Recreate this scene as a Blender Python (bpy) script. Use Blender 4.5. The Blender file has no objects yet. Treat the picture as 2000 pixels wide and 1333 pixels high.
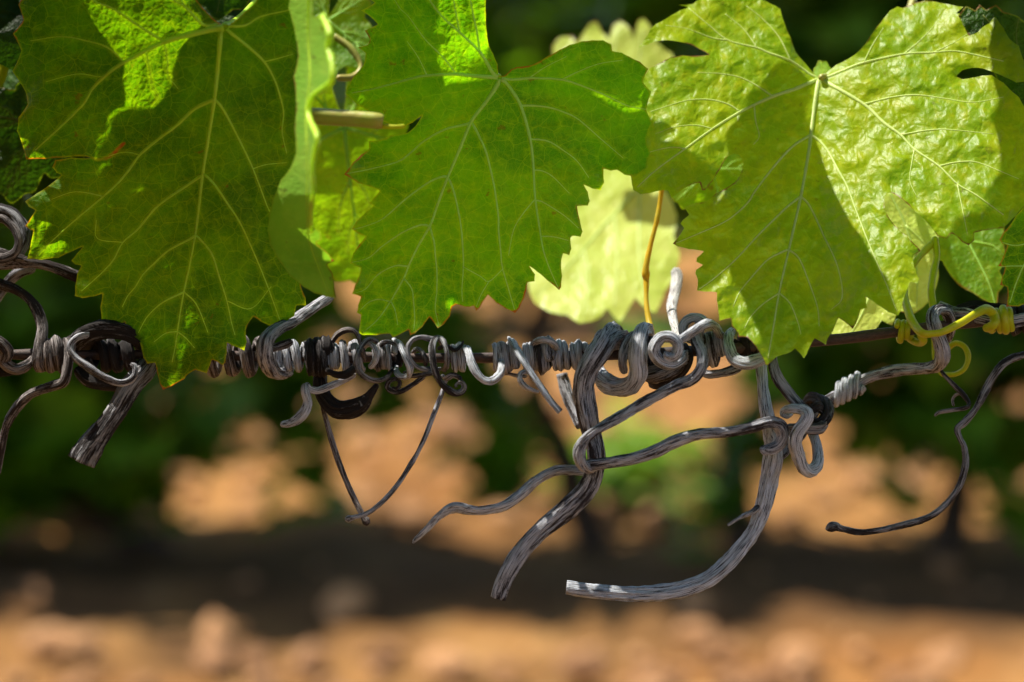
import bpy, math, random
import numpy as np
from mathutils import Vector, Matrix
from mathutils.geometry import delaunay_2d_cdt

random.seed(7)
rng = np.random.default_rng(7)
scene = bpy.context.scene
col = scene.collection
R = math.radians

# ------------------------------------------------------------------ camera, sky, sun, exposure
F_PX = 85 / 36 * 2000            # focal length in photo pixels
DIST = 0.708                     # metres from lens to the wire
PITCH = R(8.0)
CAM_H = 0.825
MM = DIST / F_PX                 # metres per photo pixel at the wire
fwd = Vector((0, math.cos(PITCH), -math.sin(PITCH)))
rgt = Vector((1, 0, 0))
upv = Vector((0, math.sin(PITCH), math.cos(PITCH)))
cam_loc = Vector((0, -DIST * math.cos(PITCH), CAM_H))

cam_d = bpy.data.cameras.new("camera")
cam_d.lens = 85; cam_d.sensor_width = 36
cam_d.clip_start = 0.02; cam_d.clip_end = 600
cam_d.dof.use_dof = True
cam_d.dof.focus_distance = DIST - 0.004
cam_d.dof.aperture_fstop = 7.1
cam_d.dof.aperture_blades = 9
cam = bpy.data.objects.new("camera", cam_d)
cam.location = cam_loc
cam.rotation_euler = (R(90) - PITCH, 0, 0)
col.objects.link(cam)
scene.camera = cam

SUN = Vector((-0.44, 0.16, 0.88)).normalized()
world = bpy.data.worlds.new("World"); scene.world = world; world.use_nodes = True
wn = world.node_tree
sky = wn.nodes.new("ShaderNodeTexSky"); sky.sky_type = 'NISHITA'; sky.sun_disc = False
sky.sun_elevation = math.asin(SUN.z); sky.sun_rotation = math.atan2(SUN.x, SUN.y)
sky.dust_density = 0.6
wn.links.new(sky.outputs[0], wn.nodes["Background"].inputs[0])
wn.nodes["Background"].inputs[1].default_value = 0.13
sun_d = bpy.data.lights.new("sun", 'SUN'); sun_d.energy = 4.6; sun_d.angle = R(0.53); sun_d.color = (1.0, 0.94, 0.84)
sun = bpy.data.objects.new("sun", sun_d); col.objects.link(sun)
sun.rotation_euler = SUN.to_track_quat('Z', 'Y').to_euler()

scene.view_settings.view_transform = 'Standard'
scene.view_settings.look = 'None'
scene.view_settings.exposure = 1.2
scene.view_settings.gamma = 1
scene.view_settings.use_curve_mapping = False
scene.render.engine = 'CYCLES'
scene.cycles.use_denoising = True
scene.cycles.max_bounces = 8
scene.cycles.transmission_bounces = 6
scene.cycles.diffuse_bounces = 4
scene.cycles.transparent_max_bounces = 8
scene.cycles.caustics_reflective = False
scene.cycles.caustics_refractive = False


def P(px, py, d=0.0):
    """point seen at photo pixel (px,py), d millimetres beyond the wire"""
    z = DIST + d * 0.001
    return cam_loc + z * (fwd + rgt * ((px - 1000) / F_PX) + upv * ((666.5 - py) / F_PX))


_c = np.array(cam_loc); _f = np.array(fwd); _r = np.array(rgt); _u = np.array(upv)
def PN(xy, d):
    z = DIST + np.asarray(d) * 0.001
    return _c + z[:, None] * (_f + np.outer((xy[:, 0] - 1000) / F_PX, _r) + np.outer((666.5 - xy[:, 1]) / F_PX, _u))


# ------------------------------------------------------------------ helpers
def tag(o, label=None, cat=None, group=None, kind=None):
    if label: o["label"] = label
    if cat: o["category"] = cat
    if group: o["group"] = group
    if kind: o["kind"] = kind
    return o

def link(name, me, mat, parent=None):
    o = bpy.data.objects.new(name, me)
    col.objects.link(o)
    if mat and not me.materials: me.materials.append(mat)
    if parent: o.parent = parent
    return o

def empty(name, loc=(0, 0, 0)):
    o = bpy.data.objects.new(name, None); o.empty_display_size = 0.02
    col.objects.link(o); o.location = loc
    return o

def reparent(o, root):
    """keep the mesh where it was built although its parent stands elsewhere"""
    o.parent = root
    o.matrix_parent_inverse = Matrix.Translation(-root.location)

def mesh_np(name, verts, faces, smooth=True, attrs=None):
    me = bpy.data.meshes.new(name)
    me.from_pydata([tuple(v) for v in np.asarray(verts).tolist()], [], faces)
    for k, a in (attrs or {}).items():
        a = np.asarray(a, dtype=np.float32)
        if a.ndim == 1:
            at = me.attributes.new(k, 'FLOAT', 'POINT'); at.data.foreach_set("value", a)
        else:
            at = me.attributes.new(k, 'FLOAT_VECTOR', 'POINT'); at.data.foreach_set("vector", a.ravel())
    if smooth: me.polygons.foreach_set("use_smooth", [True] * len(me.polygons))
    me.update()
    return me

class Noise2:
    """cheap smooth value noise on numpy arrays"""
    def __init__(s, seed): s.t = np.random.default_rng(seed).random((256, 256)) * 2 - 1
    def __call__(s, x, y):
        xi = np.floor(x).astype(int); yi = np.floor(y).astype(int)
        fx = x - xi; fy = y - yi
        fx = fx * fx * (3 - 2 * fx); fy = fy * fy * (3 - 2 * fy)
        g = lambda a, b: s.t[a & 255, b & 255]
        return (g(xi, yi) * (1 - fx) + g(xi + 1, yi) * fx) * (1 - fy) + (g(xi, yi + 1) * (1 - fx) + g(xi + 1, yi + 1) * fx) * fy

NZ = Noise2(3)

def catmull(pts, n_per):
    """pts (k,m) -> smooth samples; n_per list of subdivisions per span"""
    P_ = np.vstack([2 * pts[0] - pts[1], pts, 2 * pts[-1] - pts[-2]])
    out = []
    for i in range(len(pts) - 1):
        p0, p1, p2, p3 = P_[i:i + 4]
        t = np.linspace(0, 1, n_per[i], endpoint=False)[:, None]
        out.append(0.5 * ((2 * p1) + (-p0 + p2) * t + (2 * p0 - 5 * p1 + 4 * p2 - p3) * t ** 2 + (-p0 + 3 * p1 - 3 * p2 + p3) * t ** 3))
    out.append(pts[-1:])
    return np.vstack(out)


# ------------------------------------------------------------------ materials
def new_mat(name):
    m = bpy.data.materials.new(name); m.use_nodes = True
    nt = m.node_tree; nt.nodes.clear()
    return m, nt

class G:
    """tiny node graph helper"""
    def __init__(s, nt): s.nt = nt
    def n(s, t, **kw):
        nd = s.nt.nodes.new(t)
        for k, v in kw.items(): setattr(nd, k, v)
        return nd
    def put(s, nd, **kw):
        for k, v in kw.items():
            i = nd.inputs[k.replace('_', ' ')] if not k.startswith('i') or not k[1:].isdigit() else nd.inputs[int(k[1:])]
            if hasattr(v, 'is_linked') or isinstance(v, bpy.types.NodeSocket): s.nt.links.new(v, i)
            else: i.default_value = v
        return nd
    def math(s, op, a, b=0.0, c=0.0, clamp=False):
        nd = s.n("ShaderNodeMath", operation=op, use_clamp=clamp)
        for k, v in enumerate((a, b, c)):
            if isinstance(v, bpy.types.NodeSocket): s.nt.links.new(v, nd.inputs[k])
            else: nd.inputs[k].default_value = v
        return nd.outputs[0]
    def ramp(s, v, lo, hi, a=0.0, b=1.0):
        nd = s.n("ShaderNodeMapRange", interpolation_type='SMOOTHSTEP')
        s.nt.links.new(v, nd.inputs[0])
        for k, x in enumerate((lo, hi, a, b)): nd.inputs[k + 1].default_value = x
        return nd.outputs[0]
    def mix(s, f, a, b, mode='MIX'):
        nd = s.n("ShaderNodeMix", data_type='RGBA', blend_type=mode)
        for i, v in ((0, f), (6, a), (7, b)):
            if isinstance(v, bpy.types.NodeSocket): s.nt.links.new(v, nd.inputs[i])
            else: nd.inputs[i].default_value = (*v, 1) if isinstance(v, tuple) and len(v) == 3 else v
        return nd.outputs[2]
    def attr(s, name, fac=True):
        nd = s.n("ShaderNodeAttribute", attribute_name=name)
        return nd.outputs['Fac'] if fac else nd.outputs['Vector']
    def scale(s, v, k, off=None):
        nd = s.n("ShaderNodeMapping")
        s.nt.links.new(v, nd.inputs[0]); nd.inputs['Scale'].default_value = k
        if off is not None: s.nt.links.new(off, nd.inputs['Location'])
        return nd.outputs[0]
    def noise(s, v, sc, det=3, rough=0.55, dist=0.0):
        nd = s.n("ShaderNodeTexNoise")
        s.nt.links.new(v, nd.inputs['Vector'])
        nd.inputs['Scale'].default_value = sc; nd.inputs['Detail'].default_value = det
        nd.inputs['Roughness'].default_value = rough; nd.inputs['Distortion'].default_value = dist
        return nd
    def rand3(s):
        oi = s.n("ShaderNodeObjectInfo")
        cb = s.n("ShaderNodeCombineXYZ")
        for k, m in enumerate((37.0, 91.0, 53.0)):
            s.nt.links.new(s.math('MULTIPLY', oi.outputs['Random'], m), cb.inputs[k])
        return cb.outputs[0], oi.outputs['Random']


def wood_mat(name, dark, light, cover, warm=0.0, sheen=0.18):
    """weathered bark: pale peeled streaks over dark wood, both drawn out along the stem"""
    m, nt = new_mat(name); g = G(nt)
    rest = g.attr('rest', False); off, rnd = g.rand3()
    v1 = g.scale(rest, (1.0, 1.0, 0.085), off)
    patch = g.noise(g.scale(rest, (0.45, 0.45, 0.06), off), 1.0, 3, 0.6).outputs[0]
    streak = g.noise(v1, 1.6, 4, 0.7).outputs[0]
    fine = g.noise(g.scale(rest, (1.0, 1.0, 0.035), off), 4.2, 4, 0.7).outputs[0]
    speck = g.noise(g.scale(rest, (1.0, 1.0, 0.45), off), 3.0, 3, 0.7).outputs[0]
    s = g.math('ADD', g.math('MULTIPLY', patch, 1.15), g.math('MULTIPLY', streak, 0.45))
    s = g.math('ADD', s, g.math('MULTIPLY', speck, 0.30))
    s = g.math('ADD', s, g.math('MULTIPLY', fine, 0.22))
    msk = g.ramp(s, 1.20 - cover, 1.36 - cover)
    dcol = g.mix(g.ramp(fine, 0.35, 0.7), dark, tuple(x * 3.2 for x in dark))
    lcol = g.mix(g.ramp(fine, 0.36, 0.60), tuple(x * 0.26 for x in light), light)
    lcol = g.mix(g.ramp(streak, 0.35, 0.6, 0.45, 0), lcol, tuple(x * 0.45 for x in light))
    lcol = g.mix(g.ramp(speck, 0.52, 0.72, 0.0, 0.5), lcol, (light[0] * 0.72, light[1] * 0.56, light[2] * 0.42))
    c = g.mix(msk, dcol, lcol)
    crack = g.ramp(fine, 0.385, 0.455)
    c = g.mix(crack, tuple(x * 1.2 for x in dark), c)
    if warm: c = g.mix(warm, c, (0.20, 0.10, 0.06))
    h = g.math('ADD', g.math('MULTIPLY', fine, 0.7), g.math('MULTIPLY', msk, 0.3))
    bmp = g.put(g.n("ShaderNodeBump"), Strength=1.0, Distance=0.0013, Height=h)
    b = g.put(g.n("ShaderNodeBsdfPrincipled"), Base_Color=c, Roughness=0.7, Normal=bmp.outputs[0])
    b.inputs['Specular IOR Level'].default_value = sheen
    out = g.n("ShaderNodeOutputMaterial"); nt.links.new(b.outputs[0], out.inputs[0])
    return m

def leaf_mat(name, base, deep, yellow, trans, pucker, rough, spec, netc, net=0.5, tmix=0.42, edge_y=0.8, spots=0.5, fine=1.0):
    """vine leaf lamina: flat leaf colour, net of fine veins, yellowed margin, translucency"""
    m, nt = new_mat(name); g = G(nt)
    rest = g.attr('rest', False); vd = g.attr('vd'); ed = g.attr('ed')
    off, rnd = g.rand3()
    n_big = g.noise(g.scale(rest, (1, 1, 1), off), 0.055, 3, 0.55).outputs[0]
    n_mid = g.noise(g.scale(rest, (1, 1, 1), off), 0.35, 3, 0.6).outputs[0]
    n_soft = g.noise(g.scale(rest, (1, 1, 1), off), 0.30, 1, 0.4, 0.6).outputs[0]
    warp = g.noise(rest, 0.22, 2, 0.5)
    wv = g.n("ShaderNodeVectorMath", operation='MULTIPLY_ADD')
    nt.links.new(warp.outputs[1], wv.inputs[0]); wv.inputs[1].default_value = (2.2, 2.2, 0); nt.links.new(rest, wv.inputs[2])
    def vor(sc):
        v = g.n("ShaderNodeTexVoronoi", feature='DISTANCE_TO_EDGE', voronoi_dimensions='2D')
        nt.links.new(wv.outputs[0], v.inputs['Vector']); v.inputs['Scale'].default_value = sc
        return v.outputs['Distance']
    v1 = vor(0.21); v2 = vor(0.55); v3 = vor(1.7)
    l1 = g.ramp(v1, 0.008, 0.030, 1, 0); l2 = g.ramp(v2, 0.012, 0.055, 0.6, 0); l3 = g.ramp(v3, 0.03, 0.16, 0.35, 0)
    line = g.math('MAXIMUM', g.math('MAXIMUM', l1, l2), l3)
    c = g.mix(g.ramp(n_big, 0.35, 0.65), base, deep)
    c = g.mix(g.ramp(n_mid, 0.45, 0.75, 0, 0.45), c, yellow)
    c = g.mix(g.ramp(n_mid, 0.25, 0.42, 0.4, 0), c, deep)
    c = g.mix(g.math('MULTIPLY', line, net), c, netc)
    halo = g.ramp(vd, 2.0, 8.0, 0.22, 0)
    c = g.mix(halo, c, netc)
    # yellowed, here and there browned margin
    en = g.math('ADD', ed, g.math('MULTIPLY', n_mid, 9.0))
    c = g.mix(g.ramp(en, 3.5, 9.0, edge_y, 0), c, (0.27, 0.37, 0.02))
    brown = g.math('MULTIPLY', g.ramp(en, 4.2, 8.0, 1, 0), g.ramp(n_big, 0.50, 0.60))
    c = g.mix(brown, c, (0.16, 0.06, 0.02))
    sp = g.noise(g.scale(rest, (1, 1, 1), off), 0.20, 4, 0.6).outputs[0]
    c = g.mix(g.ramp(sp, 0.665, 0.72, 0, spots), c, (0.09, 0.035, 0.015))
    tcol = g.mix(1.0, c, trans, 'MULTIPLY')
    h = g.math('ADD', g.math('MULTIPLY', g.ramp(v1, 0, 0.5), 0.55), g.math('MULTIPLY', g.ramp(v2, 0, 0.45), 0.5 * fine))
    h = g.math('ADD', h, g.math('MULTIPLY', g.ramp(v3, 0, 0.3), 0.16 * fine))
    h = g.math('ADD', h, g.math('MULTIPLY', n_soft, 2.2))
    bmp = g.put(g.n("ShaderNodeBump"), Strength=1.0, Distance=pucker, Height=h)
    b = g.put(g.n("ShaderNodeBsdfPrincipled"), Base_Color=c, Roughness=rough, Normal=bmp.outputs[0])
    b.inputs['Specular IOR Level'].default_value = spec
    t = g.put(g.n("ShaderNodeBsdfTranslucent"), Color=tcol, Normal=bmp.outputs[0])
    mx = g.put(g.n("ShaderNodeMixShader"), i0=tmix)
    nt.links.new(b.outputs[0], mx.inputs[1]); nt.links.new(t.outputs[0], mx.inputs[2])
    out = g.n("ShaderNodeOutputMaterial"); nt.links.new(mx.outputs[0], out.inputs[0])
    return m

def stem_mat(name, colr, tint, trans=0.2, rough=0.4):
    m, nt = new_mat(name); g = G(nt)
    geo = g.n("ShaderNodeTexCoord").outputs['Object']
    n1 = g.noise(geo, 160, 3, 0.6).outputs[0]; n2 = g.noise(geo, 900, 2, 0.6).outputs[0]
    c = g.mix(g.ramp(n1, 0.4, 0.7), colr, tint)
    c = g.mix(g.ramp(n2, 0.55, 0.75, 0, 0.3), c, tuple(x * 0.6 for x in colr))
    bmp = g.put(g.n("ShaderNodeBump"), Strength=0.3, Distance=0.0003, Height=n2)
    b = g.put(g.n("ShaderNodeBsdfPrincipled"), Base_Color=c, Roughness=rough, Normal=bmp.outputs[0])
    b.inputs['Specular IOR Level'].default_value = 0.35
    t = g.put(g.n("ShaderNodeBsdfTranslucent"), Color=c)
    mx = g.put(g.n("ShaderNodeMixShader"), i0=trans)
    nt.links.new(b.outputs[0], mx.inputs[1]); nt.links.new(t.outputs[0], mx.inputs[2])
    out = g.n("ShaderNodeOutputMaterial"); nt.links.new(mx.outputs[0], out.inputs[0])
    return m

def foliage_mat(name, a, b_, trans, tmix=0.4):
    m, nt = new_mat(name); g = G(nt)
    geo = g.n("ShaderNodeTexCoord").outputs['Object']
    isl = g.n("ShaderNodeNewGeometry").outputs['Random Per Island']
    n1 = g.noise(geo, 30, 2).outputs[0]
    c = g.mix(isl, a, b_)
    c = g.mix(g.ramp(n1, 0.4, 0.7, 0, 0.4), c, tuple(x * 0.6 for x in a))
    b = g.put(g.n("ShaderNodeBsdfPrincipled"), Base_Color=c, Roughness=0.5)
    b.inputs['Specular IOR Level'].default_value = 0.3
    t = g.put(g.n("ShaderNodeBsdfTranslucent"), Color=g.mix(1.0, c, trans, 'MULTIPLY'))
    mx = g.put(g.n("ShaderNodeMixShader"), i0=tmix)
    nt.links.new(b.outputs[0], mx.inputs[1]); nt.links.new(t.outputs[0], mx.inputs[2])
    out = g.n("ShaderNodeOutputMaterial"); nt.links.new(mx.outputs[0], out.inputs[0])
    return m

def ground_mat():
    m, nt = new_mat("soil"); g = G(nt)
    geo = g.n("ShaderNodeTexCoord").outputs['Object']
    a = g.noise(geo, 1.6, 4, 0.6).outputs[0]; b1 = g.noise(geo, 9, 4, 0.65).outputs[0]; f = g.noise(geo, 60, 3, 0.7).outputs[0]
    c = g.mix(g.ramp(a, 0.35, 0.65), (0.20, 0.084, 0.021), (0.285, 0.142, 0.042))
    c = g.mix(g.ramp(b1, 0.52, 0.70, 0, 0.8), c, (0.37, 0.205, 0.075))
    c = g.mix(g.ramp(b1, 0.28, 0.44, 0.85, 0), c, (0.10, 0.050, 0.022))
    c = g.mix(g.ramp(f, 0.4, 0.75, 0, 0.4), c, (0.20, 0.105, 0.045))
    # dark strip painted into the soil to deepen the second row's shade
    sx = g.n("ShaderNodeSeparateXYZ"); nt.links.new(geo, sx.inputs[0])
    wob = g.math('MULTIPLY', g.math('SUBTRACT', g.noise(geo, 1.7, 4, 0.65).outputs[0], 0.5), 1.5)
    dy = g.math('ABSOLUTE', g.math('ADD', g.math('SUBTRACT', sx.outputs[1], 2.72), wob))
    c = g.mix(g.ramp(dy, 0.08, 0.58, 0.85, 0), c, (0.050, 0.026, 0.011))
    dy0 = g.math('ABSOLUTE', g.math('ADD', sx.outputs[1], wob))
    c = g.mix(g.ramp(dy0, 0.25, 0.6, 0.7, 0), c, (0.055, 0.031, 0.016))  # own row's shade painted into the soil, cutting bounced light
    bmp = g.put(g.n("ShaderNodeBump"), Strength=0.8, Distance=0.03, Height=g.math('ADD', b1, g.math('MULTIPLY', f, 0.3)))
    b = g.put(g.n("ShaderNodeBsdfPrincipled"), Base_Color=c, Roughness=0.95, Normal=bmp.outputs[0])
    b.inputs['Specular IOR Level'].default_value = 0.1
    out = g.n("ShaderNodeOutputMaterial"); nt.links.new(b.outputs[0], out.inputs[0])
    return m

def stone_mat():
    m, nt = new_mat("stone"); g = G(nt)
    geo = g.n("ShaderNodeTexCoord").outputs['Object']
    isl = g.n("ShaderNodeNewGeometry").outputs['Random Per Island']
    n1 = g.noise(geo, 50, 4, 0.6).outputs[0]
    c = g.mix(isl, (0.13, 0.052, 0.015), (0.40, 0.20, 0.075))
    c = g.mix(g.ramp(n1, 0.4, 0.7, 0, 0.5), c, (0.33, 0.165, 0.066))
    b = g.put(g.n("ShaderNodeBsdfPrincipled"), Base_Color=c, Roughness=0.9)
    out = g.n("ShaderNodeOutputMaterial"); nt.links.new(b.outputs[0], out.inputs[0])
    return m

def wire_mat():
    m, nt = new_mat("rusty_wire"); g = G(nt)
    rest = g.attr('rest', False)
    a = g.noise(g.scale(rest, (1, 1, 0.4)), 1.2, 4, 0.65).outputs[0]; f = g.noise(rest, 5, 3, 0.7).outputs[0]
    c = g.mix(g.ramp(a, 0.4, 0.65), (0.030, 0.020, 0.018), (0.075, 0.042, 0.032))
    c = g.mix(g.ramp(f, 0.55, 0.75, 0, 0.6), c, (0.11, 0.085, 0.08))
    bmp = g.put(g.n("ShaderNodeBump"), Strength=0.5, Distance=0.0003, Height=f)
    b = g.put(g.n("ShaderNodeBsdfPrincipled"), Base_Color=c, Roughness=0.6, Metallic=0.25, Normal=bmp.outputs[0])
    out = g.n("ShaderNodeOutputMaterial"); nt.links.new(b.outputs[0], out.inputs[0])
    return m

M = {
    'black':  wood_mat("black_bark", (0.010, 0.008, 0.0075), (0.26, 0.25, 0.255), 0.06),
    'dark':   wood_mat("dark_bark", (0.013, 0.0105, 0.0105), (0.38, 0.38, 0.40), 0.24),
    'brown':  wood_mat("brown_bark", (0.017, 0.013, 0.012), (0.40, 0.36, 0.35), 0.22, warm=0.03),
    'grey':   wood_mat("grey_bark", (0.020, 0.0155, 0.0155), (0.58, 0.59, 0.64), 0.28),
    'silver': wood_mat("silver_bark", (0.022, 0.018, 0.019), (0.70, 0.735, 0.80), 0.45),
    'pale':   wood_mat("sunlit_bark", (0.10, 0.08, 0.07), (0.78, 0.76, 0.74), 0.60),  # sunlight on one tendril end put into a paler bark colour
    'trunk': wood_mat("vine_trunk_bark", (0.026, 0.015, 0.009), (0.12, 0.075, 0.048), 0.10),
    'wire': wire_mat(),
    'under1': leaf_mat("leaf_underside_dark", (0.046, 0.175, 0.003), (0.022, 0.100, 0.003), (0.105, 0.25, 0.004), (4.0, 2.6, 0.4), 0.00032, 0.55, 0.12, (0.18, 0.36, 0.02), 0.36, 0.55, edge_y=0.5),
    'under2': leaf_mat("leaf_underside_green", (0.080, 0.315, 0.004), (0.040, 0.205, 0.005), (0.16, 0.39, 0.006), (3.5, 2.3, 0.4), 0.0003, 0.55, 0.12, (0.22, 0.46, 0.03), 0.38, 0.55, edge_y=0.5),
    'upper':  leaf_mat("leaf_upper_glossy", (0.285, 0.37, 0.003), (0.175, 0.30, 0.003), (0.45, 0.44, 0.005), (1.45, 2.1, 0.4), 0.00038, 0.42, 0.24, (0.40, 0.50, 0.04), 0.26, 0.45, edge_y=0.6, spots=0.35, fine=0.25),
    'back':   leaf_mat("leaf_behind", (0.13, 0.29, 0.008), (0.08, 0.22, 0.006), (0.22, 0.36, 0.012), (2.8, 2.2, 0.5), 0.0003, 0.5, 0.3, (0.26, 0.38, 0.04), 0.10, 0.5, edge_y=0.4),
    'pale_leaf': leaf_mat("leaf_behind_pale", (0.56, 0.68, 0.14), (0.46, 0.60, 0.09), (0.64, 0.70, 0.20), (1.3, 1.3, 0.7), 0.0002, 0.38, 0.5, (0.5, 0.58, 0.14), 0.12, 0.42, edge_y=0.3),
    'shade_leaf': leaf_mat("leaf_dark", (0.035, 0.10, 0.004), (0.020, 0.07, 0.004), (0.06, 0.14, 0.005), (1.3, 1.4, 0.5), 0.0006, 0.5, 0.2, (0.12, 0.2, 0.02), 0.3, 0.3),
    'edge_leaf': leaf_mat("leaf_pale_folded", (0.25, 0.48, 0.05), (0.18, 0.40, 0.04), (0.36, 0.52, 0.07), (1.7, 1.75, 0.6), 0.0001, 0.45, 0.3, (0.42, 0.48, 0.10), 0.12, 0.42),
    'vein_y': stem_mat("vein_yellow", (0.68, 0.92, 0.07), (0.60, 0.90, 0.10), 0.5),
    'vein_g': stem_mat("vein_green", (0.62, 0.95, 0.24), (0.66, 0.93, 0.22), 0.5),
    'vein_p': stem_mat("vein_pale", (0.74, 0.86, 0.30), (0.68, 0.82, 0.25), 0.45),
    'vein_d': stem_mat("vein_dull", (0.16, 0.22, 0.03), (0.2, 0.24, 0.04), 0.3),
    'green_tendril': stem_mat("green_tendril_skin", (0.46, 0.50, 0.008), (0.56, 0.54, 0.015), 0.35),
    'petiole': stem_mat("petiole_skin", (0.36, 0.38, 0.07), (0.42, 0.34, 0.10), 0.2),
    'orange_petiole': stem_mat("yellow_petiole_skin", (0.72, 0.47, 0.02), (0.58, 0.46, 0.04), 0.4),
    'fol_a': foliage_mat("vine_foliage", (0.038, 0.105, 0.005), (0.12, 0.25, 0.011), (2.2, 2.0, 0.5), 0.5),
    'fol_b': foliage_mat("weed_foliage", (0.14, 0.26, 0.03), (0.22, 0.34, 0.05), (1.5, 1.6, 0.6)),
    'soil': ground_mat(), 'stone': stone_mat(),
}

# ------------------------------------------------------------------ tubes (canes, tendrils, wire, veins)
def tube_mesh(name, ctrl, sides=18, groove=0.07, cap='round', flat=0.86, seed=0, step=0.4, jitter=0.10, twist=0.0):
    """ctrl rows: world x,y,z (metres), radius (metres)"""
    c = np.asarray(ctrl, float)
    L = np.linalg.norm(np.diff(c[:, :3], axis=0), axis=1)
    rr = (c[:-1, 3] + c[1:, 3]) / 2
    n_per = [max(3, int(l / max(r * step, 1e-5))) for l, r in zip(L, rr)]
    n_per = [min(n, 90) for n in n_per]
    s = catmull(c, n_per)
    pos = s[:, :3]; rad = np.maximum(s[:, 3], 1e-5)
    n = len(pos)
    tan = np.gradient(pos, axis=0); tan /= np.linalg.norm(tan, axis=1)[:, None] + 1e-12
    a = np.cross(tan[0], [0.1, 0.9, 0.3]); a /= np.linalg.norm(a)
    A = np.empty((n, 3)); A[0] = a
    for i in range(1, n):
        a = A[i - 1] - tan[i] * np.dot(A[i - 1], tan[i]); A[i] = a / (np.linalg.norm(a) + 1e-12)
    B = np.cross(tan, A)
    ln = np.concatenate([[0], np.cumsum(np.linalg.norm(np.diff(pos, axis=0), axis=1))])
    if jitter:
        j = NZ(ln / (rad.mean() * 6) + seed * 9.1, np.full(n, seed * 3.3))[:, None] * A + NZ(ln / (rad.mean() * 5) + 50 + seed, np.full(n, seed * 1.7))[:, None] * B
        pos = pos + j * rad[:, None] * jitter
    rad = rad * (1 + 0.17 * NZ(ln / (rad.mean() * 5) + seed * 5.3, np.full(n, 7.7 + seed)))
    if cap == 'round':
        for k in range(n):
            for e in (ln[k], ln[-1] - ln[k]):
                if e < rad[k]: rad[k] *= math.sqrt(max(0.03, 1 - (1 - e / rad[k]) ** 2))
    th = np.linspace(0, 2 * math.pi, sides, endpoint=False)
    TH, LN = np.meshgrid(th, ln)
    tw = twist * LN / (rad.mean() * 10)
    gx = np.cos(TH + tw * 0) * 2.2 + 40 + seed; gy = np.sin(TH) * 2.2
    gr = NZ(gx * 1.3 + LN / (rad.mean() * 40), gy * 1.3 + 20 + tw) + 0.6 * NZ(gx * 2.2 + 7, gy * 2.2 + LN / (rad.mean() * 5)) + 0.6 * NZ(gx * 4.3, gy * 4.3 + LN / (rad.mean() * 16)) + 0.45 * NZ(gx * 3 + LN / (rad.mean() * .9), gy * 3)
    RR = rad[:, None] * (1 + groove * gr)
    ca, sa = np.cos(TH + tw) * RR, np.sin(TH + tw) * RR * flat
    V = pos[:, None, :] + ca[:, :, None] * A[:, None, :] + sa[:, :, None] * B[:, None, :]
    rest = np.stack([np.cos(TH) * rad[:, None] * 1000, np.sin(TH) * rad[:, None] * 1000, LN * 1000], -1).reshape(-1, 3)
    V = V.reshape(-1, 3)
    F = []
    for i in range(n - 1):
        o = i * sides
        for k in range(sides):
            k2 = (k + 1) % sides
            F.append((o + k, o + k2, o + sides + k2, o + sides + k))
    # end faces: a fan round a slightly sunk or raised centre
    for e, sgn in ((0, -1), (n - 1, 1)):
        ctr = V[e * sides:(e + 1) * sides].mean(0) + tan[e] * sgn * rad[e] * (0.15 if cap == 'round' else -0.12)
        V = np.vstack([V, ctr]); rest = np.vstack([rest, [[0, 0, ln[e] * 1000 * 8 + 30]]])
        ci = len(V) - 1
        for k in range(sides):
            k2 = (k + 1) % sides
            F.append((e * sides + k2, e * sides + k, ci) if sgn < 0 else (e * sides + k, e * sides + k2, ci))
    return mesh_np(name, V, F, True, {'rest': rest})

def px_ctrl(pts):
    out = []
    for x, y, d, r in pts:
        p = P(x, y, d); out.append((p.x, p.y, p.z, r * MM))
    return out

WX = [-900, 0, 260, 600, 948, 1300, 1617, 1759, 2000, 2900]
WY = [690, 692, 694, 697, 699, 690, 665, 647, 622, 570]
def wire_y(x): return float(np.interp(x, WX, WY))

def helix(x0, x1, turns, Rr, r, ph=0.0, per=14, amp=0.0, r1=None, d0=0.0):
    """pixel control points of a strand winding round the wire; phase 0 = in front, going down"""
    out = []; n = int(abs(turns) * per) + 1
    rg = np.random.default_rng(int(x0 * 7 + x1 * 3) & 0xffff)
    k = int(abs(turns)) + 3
    rv = rg.uniform(-.16, .16, k); pv = rg.uniform(-.34, .34, k); wv = rg.uniform(-.22, .28, k)
    pitch = (x1 - x0) / max(abs(turns), .5)
    for i in range(n):
        t = i / (n - 1); q = t * abs(turns); a = ph + t * turns * 2 * math.pi
        x = x0 + (x1 - x0) * t + amp * math.sin(a * 1.7 + x0) + pitch * float(np.interp(q, range(k), pv))
        rr = Rr * (1 + float(np.interp(q, range(k), rv)))
        w = r * (1 + float(np.interp(q, range(k), wv)))
        out.append((x, wire_y(x) + rr * math.sin(a), d0 - rr * math.cos(a) * 0.15, w if r1 is None else r + (r1 - r) * t))
    return out

def ell(cx, cy, rx, ry, a0, a1, d0, d1, r, n=10):
    out = []
    for i in range(n):
        t = i / (n - 1); a = R(a0 + (a1 - a0) * t)
        out.append((cx + rx * math.cos(a), cy + ry * math.sin(a), d0 + (d1 - d0) * t, r))
    return out

_seed = [0]
def tendril(name, pts, mat, label, cat, group=None, **kw):
    _seed[0] += 1
    kw.setdefault('seed', _seed[0])
    thin = .90 if 'dry' in cat or 'cane' in cat else 1.0
    me = tube_mesh(name, px_ctrl([(p[0], p[1], p[2], p[3] * thin) for p in pts]), **kw)
    o = link(name, me, M[mat])
    tag(o, label, cat, group)
    return o

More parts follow.
